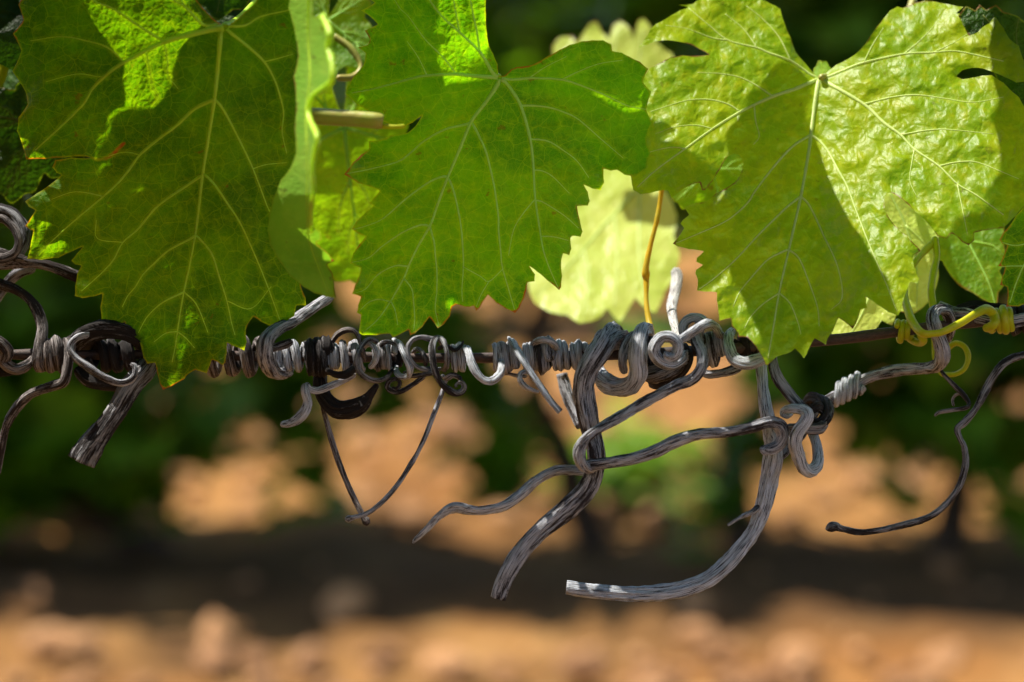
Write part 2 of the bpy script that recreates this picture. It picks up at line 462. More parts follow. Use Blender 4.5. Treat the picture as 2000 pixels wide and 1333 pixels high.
# ------------------------------------------------------------------ leaves
def seg_dist(pts, segs):
    """least distance of points to a set of segments (m,4)"""
    best = np.full(len(pts), 1e9)
    for x0, y0, x1, y1 in segs:
        dx, dy = x1 - x0, y1 - y0; l2 = dx * dx + dy * dy + 1e-9
        t = np.clip(((pts[:, 0] - x0) * dx + (pts[:, 1] - y0) * dy) / l2, 0, 1)
        best = np.minimum(best, (pts[:, 0] - x0 - t * dx) ** 2 + (pts[:, 1] - y0 - t * dy) ** 2)
    return np.sqrt(best)

def inside(pts, poly):
    x, y = pts[:, 0], pts[:, 1]; r = np.zeros(len(pts), bool)
    n = len(poly)
    for i in range(n):
        x0, y0 = poly[i]; x1, y1 = poly[(i + 1) % n]
        c = ((y0 > y) != (y1 > y)) & (x < (x1 - x0) * (y - y0) / ((y1 - y0) if y1 != y0 else 1e-9) + x0)
        r ^= c
    return r

def refine(poly, step, wob=0.0):
    out = []
    n = len(poly)
    for i in range(n):
        a = np.array(poly[i], float); b = np.array(poly[(i + 1) % n], float)
        l = np.linalg.norm(b - a); k = max(1, int(round(l / step)))
        nrm = np.array([-(b - a)[1], (b - a)[0]]) / (l + 1e-9)
        for j in range(k):
            t = j / k
            p = a + (b - a) * t
            if wob and j: p = p + nrm * wob * l * math.sin(math.pi * t) * 0.5 * (-1)
            out.append(p)
    return np.array(out)

def vein_segs(veins):
    s = []
    for v in veins:
        for (x0, y0), (x1, y1) in zip(v[0][:-1], v[0][1:]): s.append((x0, y0, x1, y1))
    return np.array(s, float) if s else np.zeros((0, 4))

def build_leaf(root, outline, veins, dfun, mat, vmat, grid=6, puck=0.5, quilt=0.6, convex=0.05, seed=1, sign=1, vscale=1.0, vlift=0.35, curl=0.0, to_world=None):
    """lamina + veins; outline and veins are in photo pixels, dfun gives millimetres of depth"""
    tw = to_world or PN
    ol = refine(outline, grid * 0.9, convex)
    x0, y0 = ol.min(0); x1, y1 = ol.max(0)
    h = grid * 0.866
    rows = np.arange(y0, y1, h)
    gp = []
    for i, yy in enumerate(rows):
        xs = np.arange(x0 + (i % 2) * grid / 2, x1, grid)
        gp.append(np.stack([xs, np.full(len(xs), yy)], 1))
    gp = np.vstack(gp) + rng.uniform(-0.12, 0.12, (sum(len(a) for a in gp), 2)) * grid
    gp = gp[inside(gp, ol)]
    osegs = np.hstack([ol, np.roll(ol, -1, 0)])
    gp = gp[seg_dist(gp, osegs) > grid * 0.45]
    allp = np.vstack([ol, gp])
    n = len(ol)
    r = delaunay_2d_cdt([Vector(p) for p in allp.tolist()], [(i, (i + 1) % n) for i in range(n)], [], 1, 1e-4)
    v2 = np.array([(v.x, v.y) for v in r[0]]); faces = [tuple(f) for f in r[2]]
    vs = vein_segs(veins)
    vd = seg_dist(v2, vs) if len(vs) else np.full(len(v2), 60.0)
    ed = seg_dist(v2, osegs)
    def depth(xy, vdist, edist):
        x, y = xy[:, 0], xy[:, 1]
        q = 1 - np.exp(-(vdist / 16.0) ** 2)
        z = dfun(x, y)
        z = z + sign * quilt * q
        z = z + puck * (NZ(x / 46 + seed * 3.1, y / 46) + 0.55 * NZ(x / 21 + 9 + seed, y / 21 + 5)) * (0.25 + 0.75 * q)
        z = z + curl * np.exp(-edist / 26.0) * (0.35 + 1.3 * NZ(x / 60 + seed * 1.9, y / 60 + 3))
        return z
    V = tw(v2, depth(v2, vd, ed))
    rest = np.stack([v2[:, 0] * 0.15, v2[:, 1] * 0.15, np.full(len(v2), seed * 7.0)], 1)
    me = mesh_np("blade", V, faces, True, {'rest': rest, 'vd': vd, 'ed': ed})
    # make normals face the camera side
    ob = link("blade", me, M[mat]); reparent(ob, root)
    # veins: one mesh for each primary vein with the side veins that leave it
    groups = {}
    for v in veins: groups.setdefault(v[3] if len(v) > 3 else 0, []).append(v)
    for gi, lst in groups.items():
        VV, FF, RS, base = [], [], [], 0
        for pl, w0, w1, *_ in lst:
            p = np.array(pl, float)
            L = np.linalg.norm(np.diff(p, axis=0), axis=1)
            s = catmull(p, [max(2, int(l / (grid * 1.1))) for l in L])
            t = np.concatenate([[0], np.cumsum(np.linalg.norm(np.diff(s, axis=0), axis=1))]); t /= t[-1]
            w = (w0 + (w1 - w0) * t ** 0.8) * vscale / 2
            w = w * (1 + 0.12 * NZ(t * 40 + gi * 7, t * 0 + seed))
            tg = np.gradient(s, axis=0); tg /= np.linalg.norm(tg, axis=1)[:, None] + 1e-9
            nr = np.stack([-tg[:, 1], tg[:, 0]], 1)
            nx = seg_dist(s, vs) if len(vs) else np.zeros(len(s))
            z = depth(s, nx * 0, seg_dist(s, osegs))
            k = 8
            ring = []
            for a in range(k):
                an = 2 * math.pi * a / k
                xy = s + nr * (np.cos(an) * w)[:, None]
                dz = z - vlift * w * 0.15 + np.sin(an) * w * 0.15 * 0.8
                ring.append(tw(xy, dz))
            rg = np.stack(ring, 1); m = len(s)
            VV.append(rg.reshape(-1, 3))
            for i in range(m - 1):
                for a in range(k):
                    a2 = (a + 1) % k
                    FF.append((base + i * k + a, base + i * k + a2, base + (i + 1) * k + a2, base + (i + 1) * k + a))
            FF.append(tuple(base + a for a in range(k))[::-1]); FF.append(tuple(base + (m - 1) * k + a for a in range(k)))
            base += m * k
        me2 = mesh_np("vein", np.vstack(VV), FF, True)
        ov = link("vein", me2, M[vmat]); reparent(ov, root)
    return ob

def leaf_thing(junction, d, label, group='vine leaves hanging above the wire', name='grape_leaf'):
    root = empty(name, P(junction[0], junction[1], d))
    tag(root, label, 'leaf', group)
    return root

def add_petiole(root, pts, mat='petiole', **kw):
    _seed[0] += 1
    me = tube_mesh("petiole", px_ctrl(pts), sides=12, groove=0.03, seed=_seed[0], **kw)
    o = link("petiole", me, M[mat]); reparent(o, root)
    return o

# ------------------------------------------------------------------ large structure: ground, sky gap, vine rows behind
def build_ground():
    n = 190
    xs = np.concatenate([np.linspace(-120, -5, 24, endpoint=False), np.linspace(-5, 5, n), np.linspace(5, 120, 25)[1:]])
    ys = np.concatenate([np.linspace(-60, -1, 12, endpoint=False), np.linspace(-1, 7, 150), np.linspace(7, 260, 50)[1:]])
    X, Y = np.meshgrid(xs, ys)
    near = np.clip(1 - np.maximum(np.abs(X) - 4, 0) / 2, 0, 1) * np.clip(1 - np.maximum(Y - 6, 0) / 2, 0, 1)
    Z = near * (0.022 * NZ(X * 3, Y * 3) + 0.016 * NZ(X * 9, Y * 9 + 40) + 0.010 * NZ(X * 19, Y * 19 + 80)) - 0.015
    V = np.stack([X, Y, Z], -1).reshape(-1, 3); w = len(xs)
    F = [(j * w + i, j * w + i + 1, (j + 1) * w + i + 1, (j + 1) * w + i) for j in range(len(ys) - 1) for i in range(w - 1)]
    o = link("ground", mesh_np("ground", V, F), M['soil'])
    tag(o, "orange stony vineyard soil between the rows", None, None, 'structure')

_ico = []
def ico():
    if not _ico:
        t = (1 + 5 ** .5) / 2
        v = np.array([(-1, t, 0), (1, t, 0), (-1, -t, 0), (1, -t, 0), (0, -1, t), (0, 1, t), (0, -1, -t), (0, 1, -t), (t, 0, -1), (t, 0, 1), (-t, 0, -1), (-t, 0, 1)], float)
        v /= np.linalg.norm(v[0])
        f = [(0, 11, 5), (0, 5, 1), (0, 1, 7), (0, 7, 10), (0, 10, 11), (1, 5, 9), (5, 11, 4), (11, 10, 2), (10, 7, 6), (7, 1, 8), (3, 9, 4), (3, 4, 2), (3, 2, 6), (3, 6, 8), (3, 8, 9), (4, 9, 5), (2, 4, 11), (6, 2, 10), (8, 6, 7), (9, 8, 1)]
        _ico.extend([v, f])
    return _ico

def build_gravel():
    v, f = ico(); VV, FF, b = [], [], 0
    for i in range(5600):
        y = rng.uniform(1.2, 6.2)
        if 2.35 < y < 3.05 and rng.random() < .9: continue
        x = rng.uniform(-1, 1) * (1.0 + 0.32 * (y + .7))
        s = 0.006 + 0.030 * rng.random() ** 3
        q = v * (1 + rng.uniform(-.28, .28, (12, 1))) * s * rng.uniform(.7, 1.3, 3) * (1, 1, .65)
        a = rng.uniform(0, 6.28); c, sn = math.cos(a), math.sin(a)
        q = np.stack([q[:, 0] * c - q[:, 1] * sn + x, q[:, 0] * sn + q[:, 1] * c + y, q[:, 2] - 0.012 + s * .35], 1)
        VV.append(q); FF += [(p + b, r + b, t + b) for p, r, t in f]; b += 12
    o = link("gravel", mesh_np("gravel", np.vstack(VV), FF, False), M['stone'])
    tag(o, "loose orange and cream gravel on the vineyard soil", None, None, 'stuff')

def leaf_cards(points, size, tilt_down=0.5, seed=0):
    """many small lobed, folded leaves as one mesh"""
    rg = np.random.default_rng(seed)
    base = np.array([(0, -.25), (.22, -.55), (.52, -.30), (.40, -.02), (.62, .18), (.30, .28), (0, .70), (-.30, .28), (-.62, .18), (-.40, -.02), (-.52, -.30), (-.22, -.55)])
    VV, FF, b = [], [], 0
    for p in points:
        s = size * rg.uniform(.7, 1.25)
        yaw = rg.uniform(0, 2 * math.pi); pit = rg.normal(0.35, 0.5); rol = rg.uniform(-3.1, 3.1)
        fold = rg.uniform(.1, .5)
        l = np.array([(x * s, y * s, abs(x) * s * fold - y * y * s * .25) for x, y in np.vstack([[(0, 0)], base])])
        m = np.array(Matrix.Rotation(yaw, 3, 'Z') @ Matrix.Rotation(pit, 3, 'X') @ Matrix.Rotation(rol, 3, 'Z'))
        VV.append(l @ m.T + p); FF += [(b, b + 1 + k, b + 1 + (k + 1) % 12) for k in range(12)]; b += 13
    return np.vstack(VV), FF

def background_vine(x, y, seed, n_leaf, bottom, label, group, size=0.10, shoots=(), width=.36, extra=None):
    rg = np.random.default_rng(seed)
    root = empty("grapevine", (x, y, 0)); tag(root, label, 'vine', group)
    h = .62
    ctrl = [(x + .02 * rg.normal(), y, -.05, .030), (x + .05 * rg.normal(), y + .02, .13, .023), (x + .06 * rg.normal(), y - .02, .30, .021), (x + .02, y, h, .03), (x + .12, y, h + .12, .02)]
    o = link("trunk", tube_mesh("trunk", ctrl, sides=12, groove=.2, cap='flat', seed=seed, step=.8), M['trunk']); reparent(o, root)
    pts = []
    while len(pts) < n_leaf:
        px_, py_, pz = rg.uniform(-width, width), rg.normal(0, .12), rg.uniform(.05, 1.38)
        b = bottom + .12 * math.sin(px_ * 9 + seed) + .10 * rg.normal()
        if pz < b or abs(py_) > .24: continue
        if pz > .95 and rg.random() < (pz - .95) * 2.4: continue
        pts.append((x + px_, y + py_, pz))
    V, F = leaf_cards(pts, size, seed=seed)
    o = link("foliage", mesh_np("foliage", V, F), M['fol_a']); o["kind"] = 'stuff'; reparent(o, root)
    for sh in shoots:     # hanging shoot given as world points
        c = np.array(sh); n = 26
        t = rg.uniform(0, 1, n); k = np.clip((t * (len(c) - 1)).astype(int), 0, len(c) - 2); f = (t * (len(c) - 1) - k)[:, None]
        q = c[k] * (1 - f) + c[k + 1] * f + rg.normal(0, .028, (n, 3))
        V, F = leaf_cards(q, .075, seed=seed + 5)
        o = link("shoot", mesh_np("shoot", V, F), M['fol_a']); reparent(o, root)
    return root

def on_plane(px, py, Y):
    """world point seen at a pixel on the upright plane at depth Y"""
    d = fwd + rgt * ((px - 1000) / F_PX) + upv * ((666.5 - py) / F_PX)
    t = (Y - cam_loc.y) / d.y
    return cam_loc + d * t

def build_background():
    build_ground(); build_gravel()
    Y2 = 2.95
    S = lambda *pp: [tuple(on_plane(a, b, Y2 - .1)) for a, b in pp]
    spec = [  # px of the trunk, leaf count, lowest foliage, label, shoots
        (-620, 420, .30, "vine of the second row beyond the left edge of view", ()),
        (-60, 760, .03, "dense dark vine at far left of the second row", ()),
        (290, 820, .09, "dark leafy vine with a shaded trunk behind the cut cane", (S((600, 740), (590, 830), (610, 930)),)),
        (1165, 330, .47, "thin vine with a bare dark trunk behind the middle of the wire", (S((740, 690), (780, 800)), S((900, 650), (890, 760)), S((945, 850), (985, 930)))),
        (1500, 420, .41, "vine with a drooping dark shoot behind the bent bare cane", (S((1500, 830), (1420, 930), (1320, 1040)),)),
        (1850, 620, .17, "dense green vine behind the right end of the wire", (S((1660, 700), (1650, 800)), S((1780, 760), (1800, 840)))),
        (2450, 420, .30, "vine of the second row beyond the right edge of view", ())]
    for i, (px, n, b, lab, sh) in enumerate(spec):
        q = on_plane(px, 1100, Y2)
        background_vine(q.x, Y2, 11 + i, n, b, lab, "vines of the row behind the wire", shoots=sh, width=.27)
    pos = ["far left", "left", "left of centre", "centre", "right of centre", "right", "far right"]
    for i in range(7):
        x = -2.4 + i * .8 + rng.uniform(-.1, .1)
        background_vine(x, 5.6, 40 + i, 430, .30, "blurred green vine of the third row at " + pos[i], "vines of the third row", size=.11, width=.45)
    # the vines to either side in the wire's own row, and the row at the photographer's back
    for i, (x, lab) in enumerate([(-1.08, "nearest vine to the left in the wire's own row"), (-1.9, "second vine to the left in the wire's own row"), (.92, "nearest vine to the right in the wire's own row"), (1.7, "second vine to the right in the wire's own row")]):
        background_vine(x, .06, 61 + i, 420, .70, lab, "vines of the wire's own row", size=.11)
    for i in range(5):
        background_vine(-1.8 + i * .9, -2.9, 81 + i, 330, .25, ["leftmost", "second", "middle", "fourth", "rightmost"][i] + " vine of the row at the photographer's back", "vines of the row at the back", size=.12, width=.45)
    pts = []
    for Y in (8.4, 11.2, 14, 17, 20, 24, 28, 34):
        k = int(500 if Y < 15 else 380)
        for _ in range(k):
            pts.append((rng.uniform(-1, 1) * (1.5 + Y * .28), Y + rng.normal(0, .22), rng.uniform(.3, 1.7)))
    V, F = leaf_cards(pts, .26, seed=77)
    o = link("far_vine_rows", mesh_np("far_vine_rows", V, F), M['fol_a'])
    tag(o, "further vine rows merging into one dark green mass", None, None, 'stuff')
    # low weed in the sun
    q = on_plane(1225, 1010, 3.3)
    root = empty("weed", (q.x, 3.3, 0)); tag(root, "sunlit yellow green weed on the soil behind the bare canes", 'weed')
    rg = np.random.default_rng(5)
    pts = [(q.x + rg.normal(0, .06), 3.3 + rg.normal(0, .06), .01 + abs(rg.normal(0, .055))) for _ in range(110)]
    V, F = leaf_cards(pts, .05, seed=9)
    o = link("foliage", mesh_np("foliage", V, F), M['fol_b']); reparent(o, root)

build_background()

# ------------------------------------------------------------------ the wire
_c0 = [(x, y, 0, 10.5) for x, y in zip(WX, WY)]
_me = tube_mesh("trellis_wire", px_ctrl(_c0), sides=20, groove=0.03, seed=2, step=1.0)
tag(link("trellis_wire", _me, M['wire']), "rusty brown trellis wire stretched across the whole view", 'wire')

# ------------------------------------------------------------------ leaf outlines and veins (photo pixels)
L3 = [(1597,150),(1572,123),(1554,102),(1545,75),(1533,48),(1524,18),(1515,12),(1497,3),(1470,-8),(1420,-14),(1380,-8),(1359,3),(1353,8),(1325,10),(1344,15),(1329,20),(1311,30),(1299,38),(1281,47),(1270,57),(1267,65),(1255,83),(1247,94),(1263,89),(1278,82),(1302,79),(1326,82),(1347,87),(1365,96),(1384,107),(1362,109),(1332,108),(1311,112),(1300,117),(1285,125),(1269,134),(1260,147),(1245,159),(1230,172),(1248,176),(1265,178),(1254,183),(1239,197),(1242,207),(1227,222),(1209,242),(1218,246),(1243,248),(1233,264),(1218,283),(1216,291),(1232,290),(1225,306),(1216,324),(1219,329),(1232,330),(1232,345),(1234,360),(1237,372),(1251,380),(1269,378),(1293,372),(1305,373),(1311,387),(1320,381),(1332,372),(1350,361),(1366,357),(1371,372),(1377,372),(1392,354),(1407,330),(1413,318),(1420,307),(1434,301),(1443,303),(1450,310),(1452,322),(1447,339),(1440,352),(1426,363),(1397,379),(1387,389),(1375,395),(1354,398),(1337,405),(1342,414),(1346,420),(1334,430),(1329,437),(1336,446),(1329,458),(1314,476),(1324,482),(1345,487),(1363,489),(1375,491),(1361,504),(1360,512),(1373,518),(1360,527),(1358,534),(1363,548),(1361,568),(1375,570),(1400,571),(1400,587),(1403,608),(1405,627),(1415,624),(1427,622),(1429,638),(1441,650),(1442,659),(1459,659),(1471,671),(1483,689),(1492,704),(1495,714),(1500,713),(1507,707),(1516,698),(1537,691),(1546,687),(1553,681),(1570,700),(1575,693),(1582,677),(1591,661),(1613,674),(1616,662),(1627,647),(1633,632),(1638,621),(1666,643),(1672,632),(1677,620),(1681,605),(1694,602),(1691,580),(1714,596),(1735,610),(1754,617),(1759,608),(1765,584),(1772,566),(1778,551),(1792,554),(1795,545),(1789,530),(1784,515),(1783,500),(1799,491),(1792,482),(1780,471),(1771,461),(1753,446),(1738,428),(1729,410),(1727,392),(1730,378),(1741,377),(1753,383),(1768,395),(1786,413),(1807,431),(1822,449),(1831,462),(1849,467),(1858,456),(1867,461),(1879,473),(1892,480),(1903,470),(1903,455),(1927,450),(1960,446),(1969,437),(1984,422),(1999,404),(2016,385),(2020,350),(2002,318),(2014,300),(2016,260),(2005,215),(1990,190),(1960,162),(1937,147),(1918,148),(1900,152),(1879,155),(1868,149),(1879,138),(1900,133),(1918,134),(1938,141),(1960,150),(1985,162),(2004,160),(2000,120),(1990,90),(1972,77),(1960,55),(1945,34),(1921,26),(1900,24),(1867,27),(1882,14),(1855,9),(1825,3),(1807,1),(1786,6),(1762,16),(1753,13),(1738,21),(1726,36),(1711,54),(1699,72),(1684,93),(1672,105),(1657,115),(1633,127),(1618,139),(1607,149)]
V3 = [
 ([(1600,153),(1592,200),(1584,262),(1579,300),(1564,384),(1541,487),(1522,571),(1511,637),(1500,700)],9,2,0),
 ([(1584,264),(1550,285),(1515,322),(1476,372),(1459,398),(1420,431),(1366,456),(1321,475)],5,1.6,0),
 ([(1585,265),(1602,277),(1618,297),(1639,336),(1655,365),(1675,419),(1702,488),(1732,557),(1751,608)],5,1.6,0),
 ([(1564,384),(1537,405),(1510,431),(1480,461),(1432,512),(1390,548),(1365,566)],4.6,1.5,0),
 ([(1564,384),(1582,404),(1609,461),(1636,521),(1645,581),(1624,605)],4.4,1.4,0),
 ([(1540,488),(1525,494),(1498,509),(1468,542),(1444,572),(1432,599)],4,1.3,0),
 ([(1540,488),(1561,506),(1582,557),(1597,602),(1600,638)],4,1.3,0),
 ([(1522,573),(1492,593),(1468,617),(1454,641)],3.2,1.2,0),([(1522,573),(1543,593),(1558,629),(1564,653)],3.2,1.2,0),
 ([(1598,155),(1554,174),(1510,189),(1446,219),(1392,252),(1338,291),(1281,333),(1245,366)],8,2,1),
 ([(1510,189),(1470,163),(1440,150),(1404,144),(1362,142)],3.5,1.2,1),([(1446,219),(1422,204),(1386,195),(1344,196),(1305,207),(1269,219)],3.5,1.2,1),
 ([(1473,207),(1476,237),(1483,267),(1471,283)],2.8,1.0,1),([(1392,252),(1360,245),(1320,248),(1280,262)],2.8,1.0,1),([(1338,291),(1315,288),(1290,292),(1260,300)],2.6,1.0,1),
 ([(1598,152),(1584,147),(1545,120),(1500,103),(1479,94),(1422,79),(1386,51),(1345,16)],6,1.6,2),
 ([(1545,120),(1521,72),(1488,36),(1458,12)],3.4,1.2,2),([(1479,94),(1452,57),(1416,27)],3,1.1,2),([(1422,79),(1390,74),(1340,56),(1300,50)],2.6,1,2),
 ([(1602,155),(1612,160),(1687,204),(1726,240),(1759,264),(1786,292),(1834,325),(1870,360),(1906,381),(1960,420)],8.5,2.2,3),
 ([(1687,204),(1744,190),(1792,186),(1840,192),(1900,200),(1960,190)],4,1.4,3),([(1759,264),(1804,256),(1840,253),(1870,255),(1940,262)],3.8,1.3,3),
 ([(1834,325),(1864,318),(1900,316),(1930,325),(1990,350)],3.6,1.2,3),([(1786,292),(1780,324),(1777,354),(1792,387)],3,1.1,3),([(1870,360),(1876,390),(1882,420),(1890,460)],3,1.1,3),
 ([(1603,152),(1618,150),(1648,138),(1687,123),(1765,106),(1822,103),(1855,100),(1885,103),(1960,120)],6.5,1.8,4),
 ([(1687,123),(1705,87),(1726,54)],3.2,1.1,4),([(1765,106),(1792,84),(1816,60),(1840,30)],3.2,1.1,4),([(1822,103),(1860,85),(1900,60)],2.8,1,4)]

L2 = [(975,149),(973,141),(972,126),(963,105),(955,90),(951,66),(949,30),(949,0),(950,-40),(935,-62),(900,-72),(880,-84),(840,-66),(800,-76),(770,-55),(730,-58),(712,-30),(716,-5),(732,6),(705,21),(723,33),(738,48),(712,60),(723,78),(718,88),(699,93),(714,104),(711,126),(690,150),(678,171),(675,183),(696,204),(708,210),(726,224),(747,237),(770,248),(786,250),(806,240),(824,226),(812,246),(796,260),(774,264),(762,264),(759,268),(741,274),(720,276),(721,291),(705,303),(690,318),(681,330),(672,341),(699,358),(742,373),(730,387),(721,397),(730,402),(714,415),(696,432),(687,447),(699,457),(715,462),(702,477),(690,495),(683,514),(693,520),(705,523),(702,537),(693,558),(688,574),(705,580),(700,595),(697,611),(705,615),(703,633),(700,651),(709,655),(735,655),(761,652),(768,660),(780,654),(798,645),(801,656),(810,652),(825,639),(839,620),(855,642),(867,634),(879,618),(883,600),(891,595),(900,597),(909,600),(918,600),(925,597),(930,608),(937,601),(953,576),(969,592),(987,603),(1006,612),(1014,603),(1024,582),(1028,567),(1030,552),(1044,550),(1045,536),(1034,520),(1049,531),(1070,549),(1092,567),(1096,561),(1098,540),(1096,510),(1100,495),(1112,499),(1116,486),(1114,465),(1118,461),(1134,463),(1138,453),(1133,432),(1127,403),(1148,402),(1152,393),(1148,375),(1140,361),(1157,369),(1173,372),(1180,357),(1179,330),(1193,334),(1205,332),(1220,342),(1240,346),(1262,330),(1270,300),(1262,270),(1274,240),(1262,215),(1272,180),(1255,160),(1266,135),(1250,121),(1229,111),(1214,103),(1196,100),(1194,87),(1178,79),(1157,79),(1136,81),(1112,88),(1094,97),(1070,110),(1040,127),(1025,130),(1010,131),(998,136),(986,148)]
V2 = [
 ([(972,152),(921,148),(891,145),(834,148),(807,153),(771,163),(729,174),(687,182)],8.5,1.8,0),
 ([(891,145),(867,114),(831,78),(798,33),(780,15),(760,-20)],3.2,1.1,0),([(834,148),(816,111),(795,81)],2.6,1,0),
 ([(973,150),(963,144),(937,102),(897,63),(861,30),(837,-3),(810,-50)],7.5,2,1),
 ([(937,102),(931,60),(925,33),(919,0),(915,-50)],4.6,1.6,1),([(897,63),(892,33),(886,0),(880,-60)],3.8,1.3,1),
 ([(974,155),(972,165),(948,201),(921,237),(897,294),(874,348),(855,399),(840,441),(819,477),(798,520),(789,543),(762,590),(738,624),(709,650)],8.5,1.6,2),
 ([(921,237),(912,243),(870,253),(828,276),(804,297),(777,316),(726,330),(676,340)],5,1.4,2),
 ([(874,348),(867,345),(840,355),(795,387),(750,426),(720,440),(690,449)],4.4,1.3,2),
 ([(838,442),(822,440),(789,453),(747,481),(720,504),(687,513)],4,1.2,2),
 ([(798,521),(771,520),(738,537),(714,565),(692,573)],3.4,1.1,2),([(762,590),(741,585),(720,591),(701,609)],2.8,1,2),
 ([(921,240),(930,255),(948,294),(957,327),(966,369),(973,420),(974,453),(978,492),(981,522),(993,564),(1005,606)],4.8,1.4,2),
 ([(875,348),(882,362),(891,393),(900,441),(904,486),(905,522),(902,570),(904,590)],4.2,1.3,2),
 ([(840,445),(848,475),(850,498),(853,531),(853,570),(850,603),(857,636)],3.8,1.2,2),
 ([(789,545),(804,564),(808,594),(810,624),(808,645)],3.2,1.1,2),([(764,590),(772,608),(777,635)],2.6,1,2),
 ([(905,522),(938,540),(955,550),(983,525)],1.9,1.5,2),([(955,550),(940,575),(930,600)],1.8,1,2),
 ([(979,155),(993,168),(1017,207),(1035,270),(1041,318),(1045,385),(1053,441),(1062,492),(1076,531),(1091,564)],7.5,1.6,3),
 ([(1017,207),(1040,207),(1070,210),(1100,219),(1130,234),(1175,273),(1217,309)],4.2,1.2,3),
 ([(1036,272),(1070,276),(1100,294),(1127,315),(1150,347)],3.6,1.1,3),
 ([(1043,333),(1058,334),(1079,345),(1112,378)],3.0,1.1,3),([(1046,393),(1058,394),(1100,420),(1130,446)],3,1.1,3),([(1056,462),(1082,463),(1110,470)],2.4,1,3),
 ([(1046,388),(1020,420),(1003,450),(993,500)],2.4,1,3),
 ([(980,153),(1000,156),(1043,153),(1097,156),(1136,168),(1181,186),(1226,207),(1262,214)],5.5,1.5,4),
 ([(1034,153),(1064,132),(1106,111)],2.6,1,4),([(1097,156),(1130,140),(1170,125),(1215,118)],2.6,1,4)]

L1 = [(437,49),(425,44),(400,20),(380,-6),(372,-40),(320,-70),(240,-80),(160,-84),(90,-64),(52,-30),(36,10),(46,40),(25,66),(42,100),(24,140),(50,180),(54,204),(36,230),(33,256),(44,285),(51,312),(90,311),(126,308),(168,306),(190,314),(208,307),(226,294),(242,280),(226,300),(206,312),(180,309),(140,308),(108,313),(102,327),(111,338),(120,342),(99,360),(72,378),(54,390),(49,394),(57,405),(69,411),(60,426),(49,442),(60,450),(65,450),(61,471),(53,506),(81,508),(114,504),(144,490),(162,482),(150,496),(139,510),(147,517),(159,519),(151,534),(147,558),(146,579),(162,583),(186,579),(200,574),(196,600),(198,627),(202,641),(222,637),(244,630),(247,648),(255,666),(273,670),(277,684),(280,699),(288,711),(303,709),(306,726),(312,750),(318,762),(333,756),(360,741),(365,733),(381,723),(404,730),(410,714),(414,703),(422,706),(434,714),(440,709),(443,690),(444,670),(455,676),(477,685),(482,669),(480,645),(486,630),(495,619),(512,630),(527,637),(560,627),(575,618),(579,597),(598,597),(597,582),(588,561),(586,530),(598,500),(592,470),(606,440),(598,400),(610,350),(600,300),(608,240),(598,180),(606,120),(596,60),(600,20),(588,-30),(545,-50),(510,-20),(500,4),(478,24),(452,46),(445,50)]
V1 = [
 ([(437,54),(400,61),(321,82),(240,123),(207,147),(180,174),(162,204),(120,246),(69,294)],14,2.5,0),
 ([(321,82),(276,54),(222,18),(180,0),(140,-40)],6.5,2,0),([(243,122),(210,93),(168,80),(120,72),(60,80)],4.5,1.4,0),([(321,86),(327,120),(328,147),(348,174)],3.4,1.2,0),
 ([(285,100),(293,140),(297,170),(310,190),(300,205)],2.4,1,0),([(207,150),(190,150),(150,145),(90,160)],2.6,1,0),
 ([(425,50),(396,48),(360,12),(336,-2),(300,-40)],8,2.5,1),([(360,12),(352,-5),(350,-30)],4,1.5,1),
 ([(434,58),(431,66),(425,135),(419,192),(407,270),(396,339),(389,400),(382,456),(371,516),(359,570),(350,624),(342,678),(336,708)],10,1.8,2),
 ([(419,194),(380,213),(345,245),(312,270),(273,303),(249,336),(222,366),(177,405),(141,435),(105,468),(70,500)],8,1.6,2),
 ([(396,342),(372,358),(309,402),(270,447),(240,474),(222,507),(198,534),(159,569)],6,1.5,2),
 ([(382,458),(375,465),(330,489),(300,516),(279,537),(264,561),(249,579),(239,600)],5,1.4,2),
 ([(359,571),(318,591),(291,615),(279,633),(270,651)],4,1.3,2),([(346,648),(324,651),(300,669)],3,1.1,2),
 ([(420,195),(437,216),(470,279),(494,330),(518,393),(524,408),(540,440)],5.5,1.4,2),
 ([(397,340),(416,357),(443,396),(470,438),(500,504),(521,555),(533,588),(547,626)],5,1.4,2),
 ([(382,460),(389,466),(413,495),(428,540),(443,588),(452,630),(459,655)],4.4,1.3,2),
 ([(360,571),(383,594),(401,636),(406,650)],3.4,1.1,2),([(346,648),(362,660),(380,680)],2.8,1,2),
 ([(273,303),(250,298),(230,300),(212,306)],3,1.2,2),([(200,384),(170,377),(140,376),(100,390)],2.8,1,2),
 ([(443,588),(490,603),(530,560)],2,1.2,2),([(240,474),(190,466),(188,430)],2,1.2,2),
 ([(443,57),(452,66),(479,87),(515,120),(536,156),(548,192),(554,222),(551,258),(560,300)],7,1.6,3),([(516,121),(545,114),(572,106)],3.2,1.1,3),([(494,330),(520,322),(560,318)],2,1,3),
 ([(446,52),(479,50),(509,33),(560,21),(590,12)],5.5,1.6,4)]

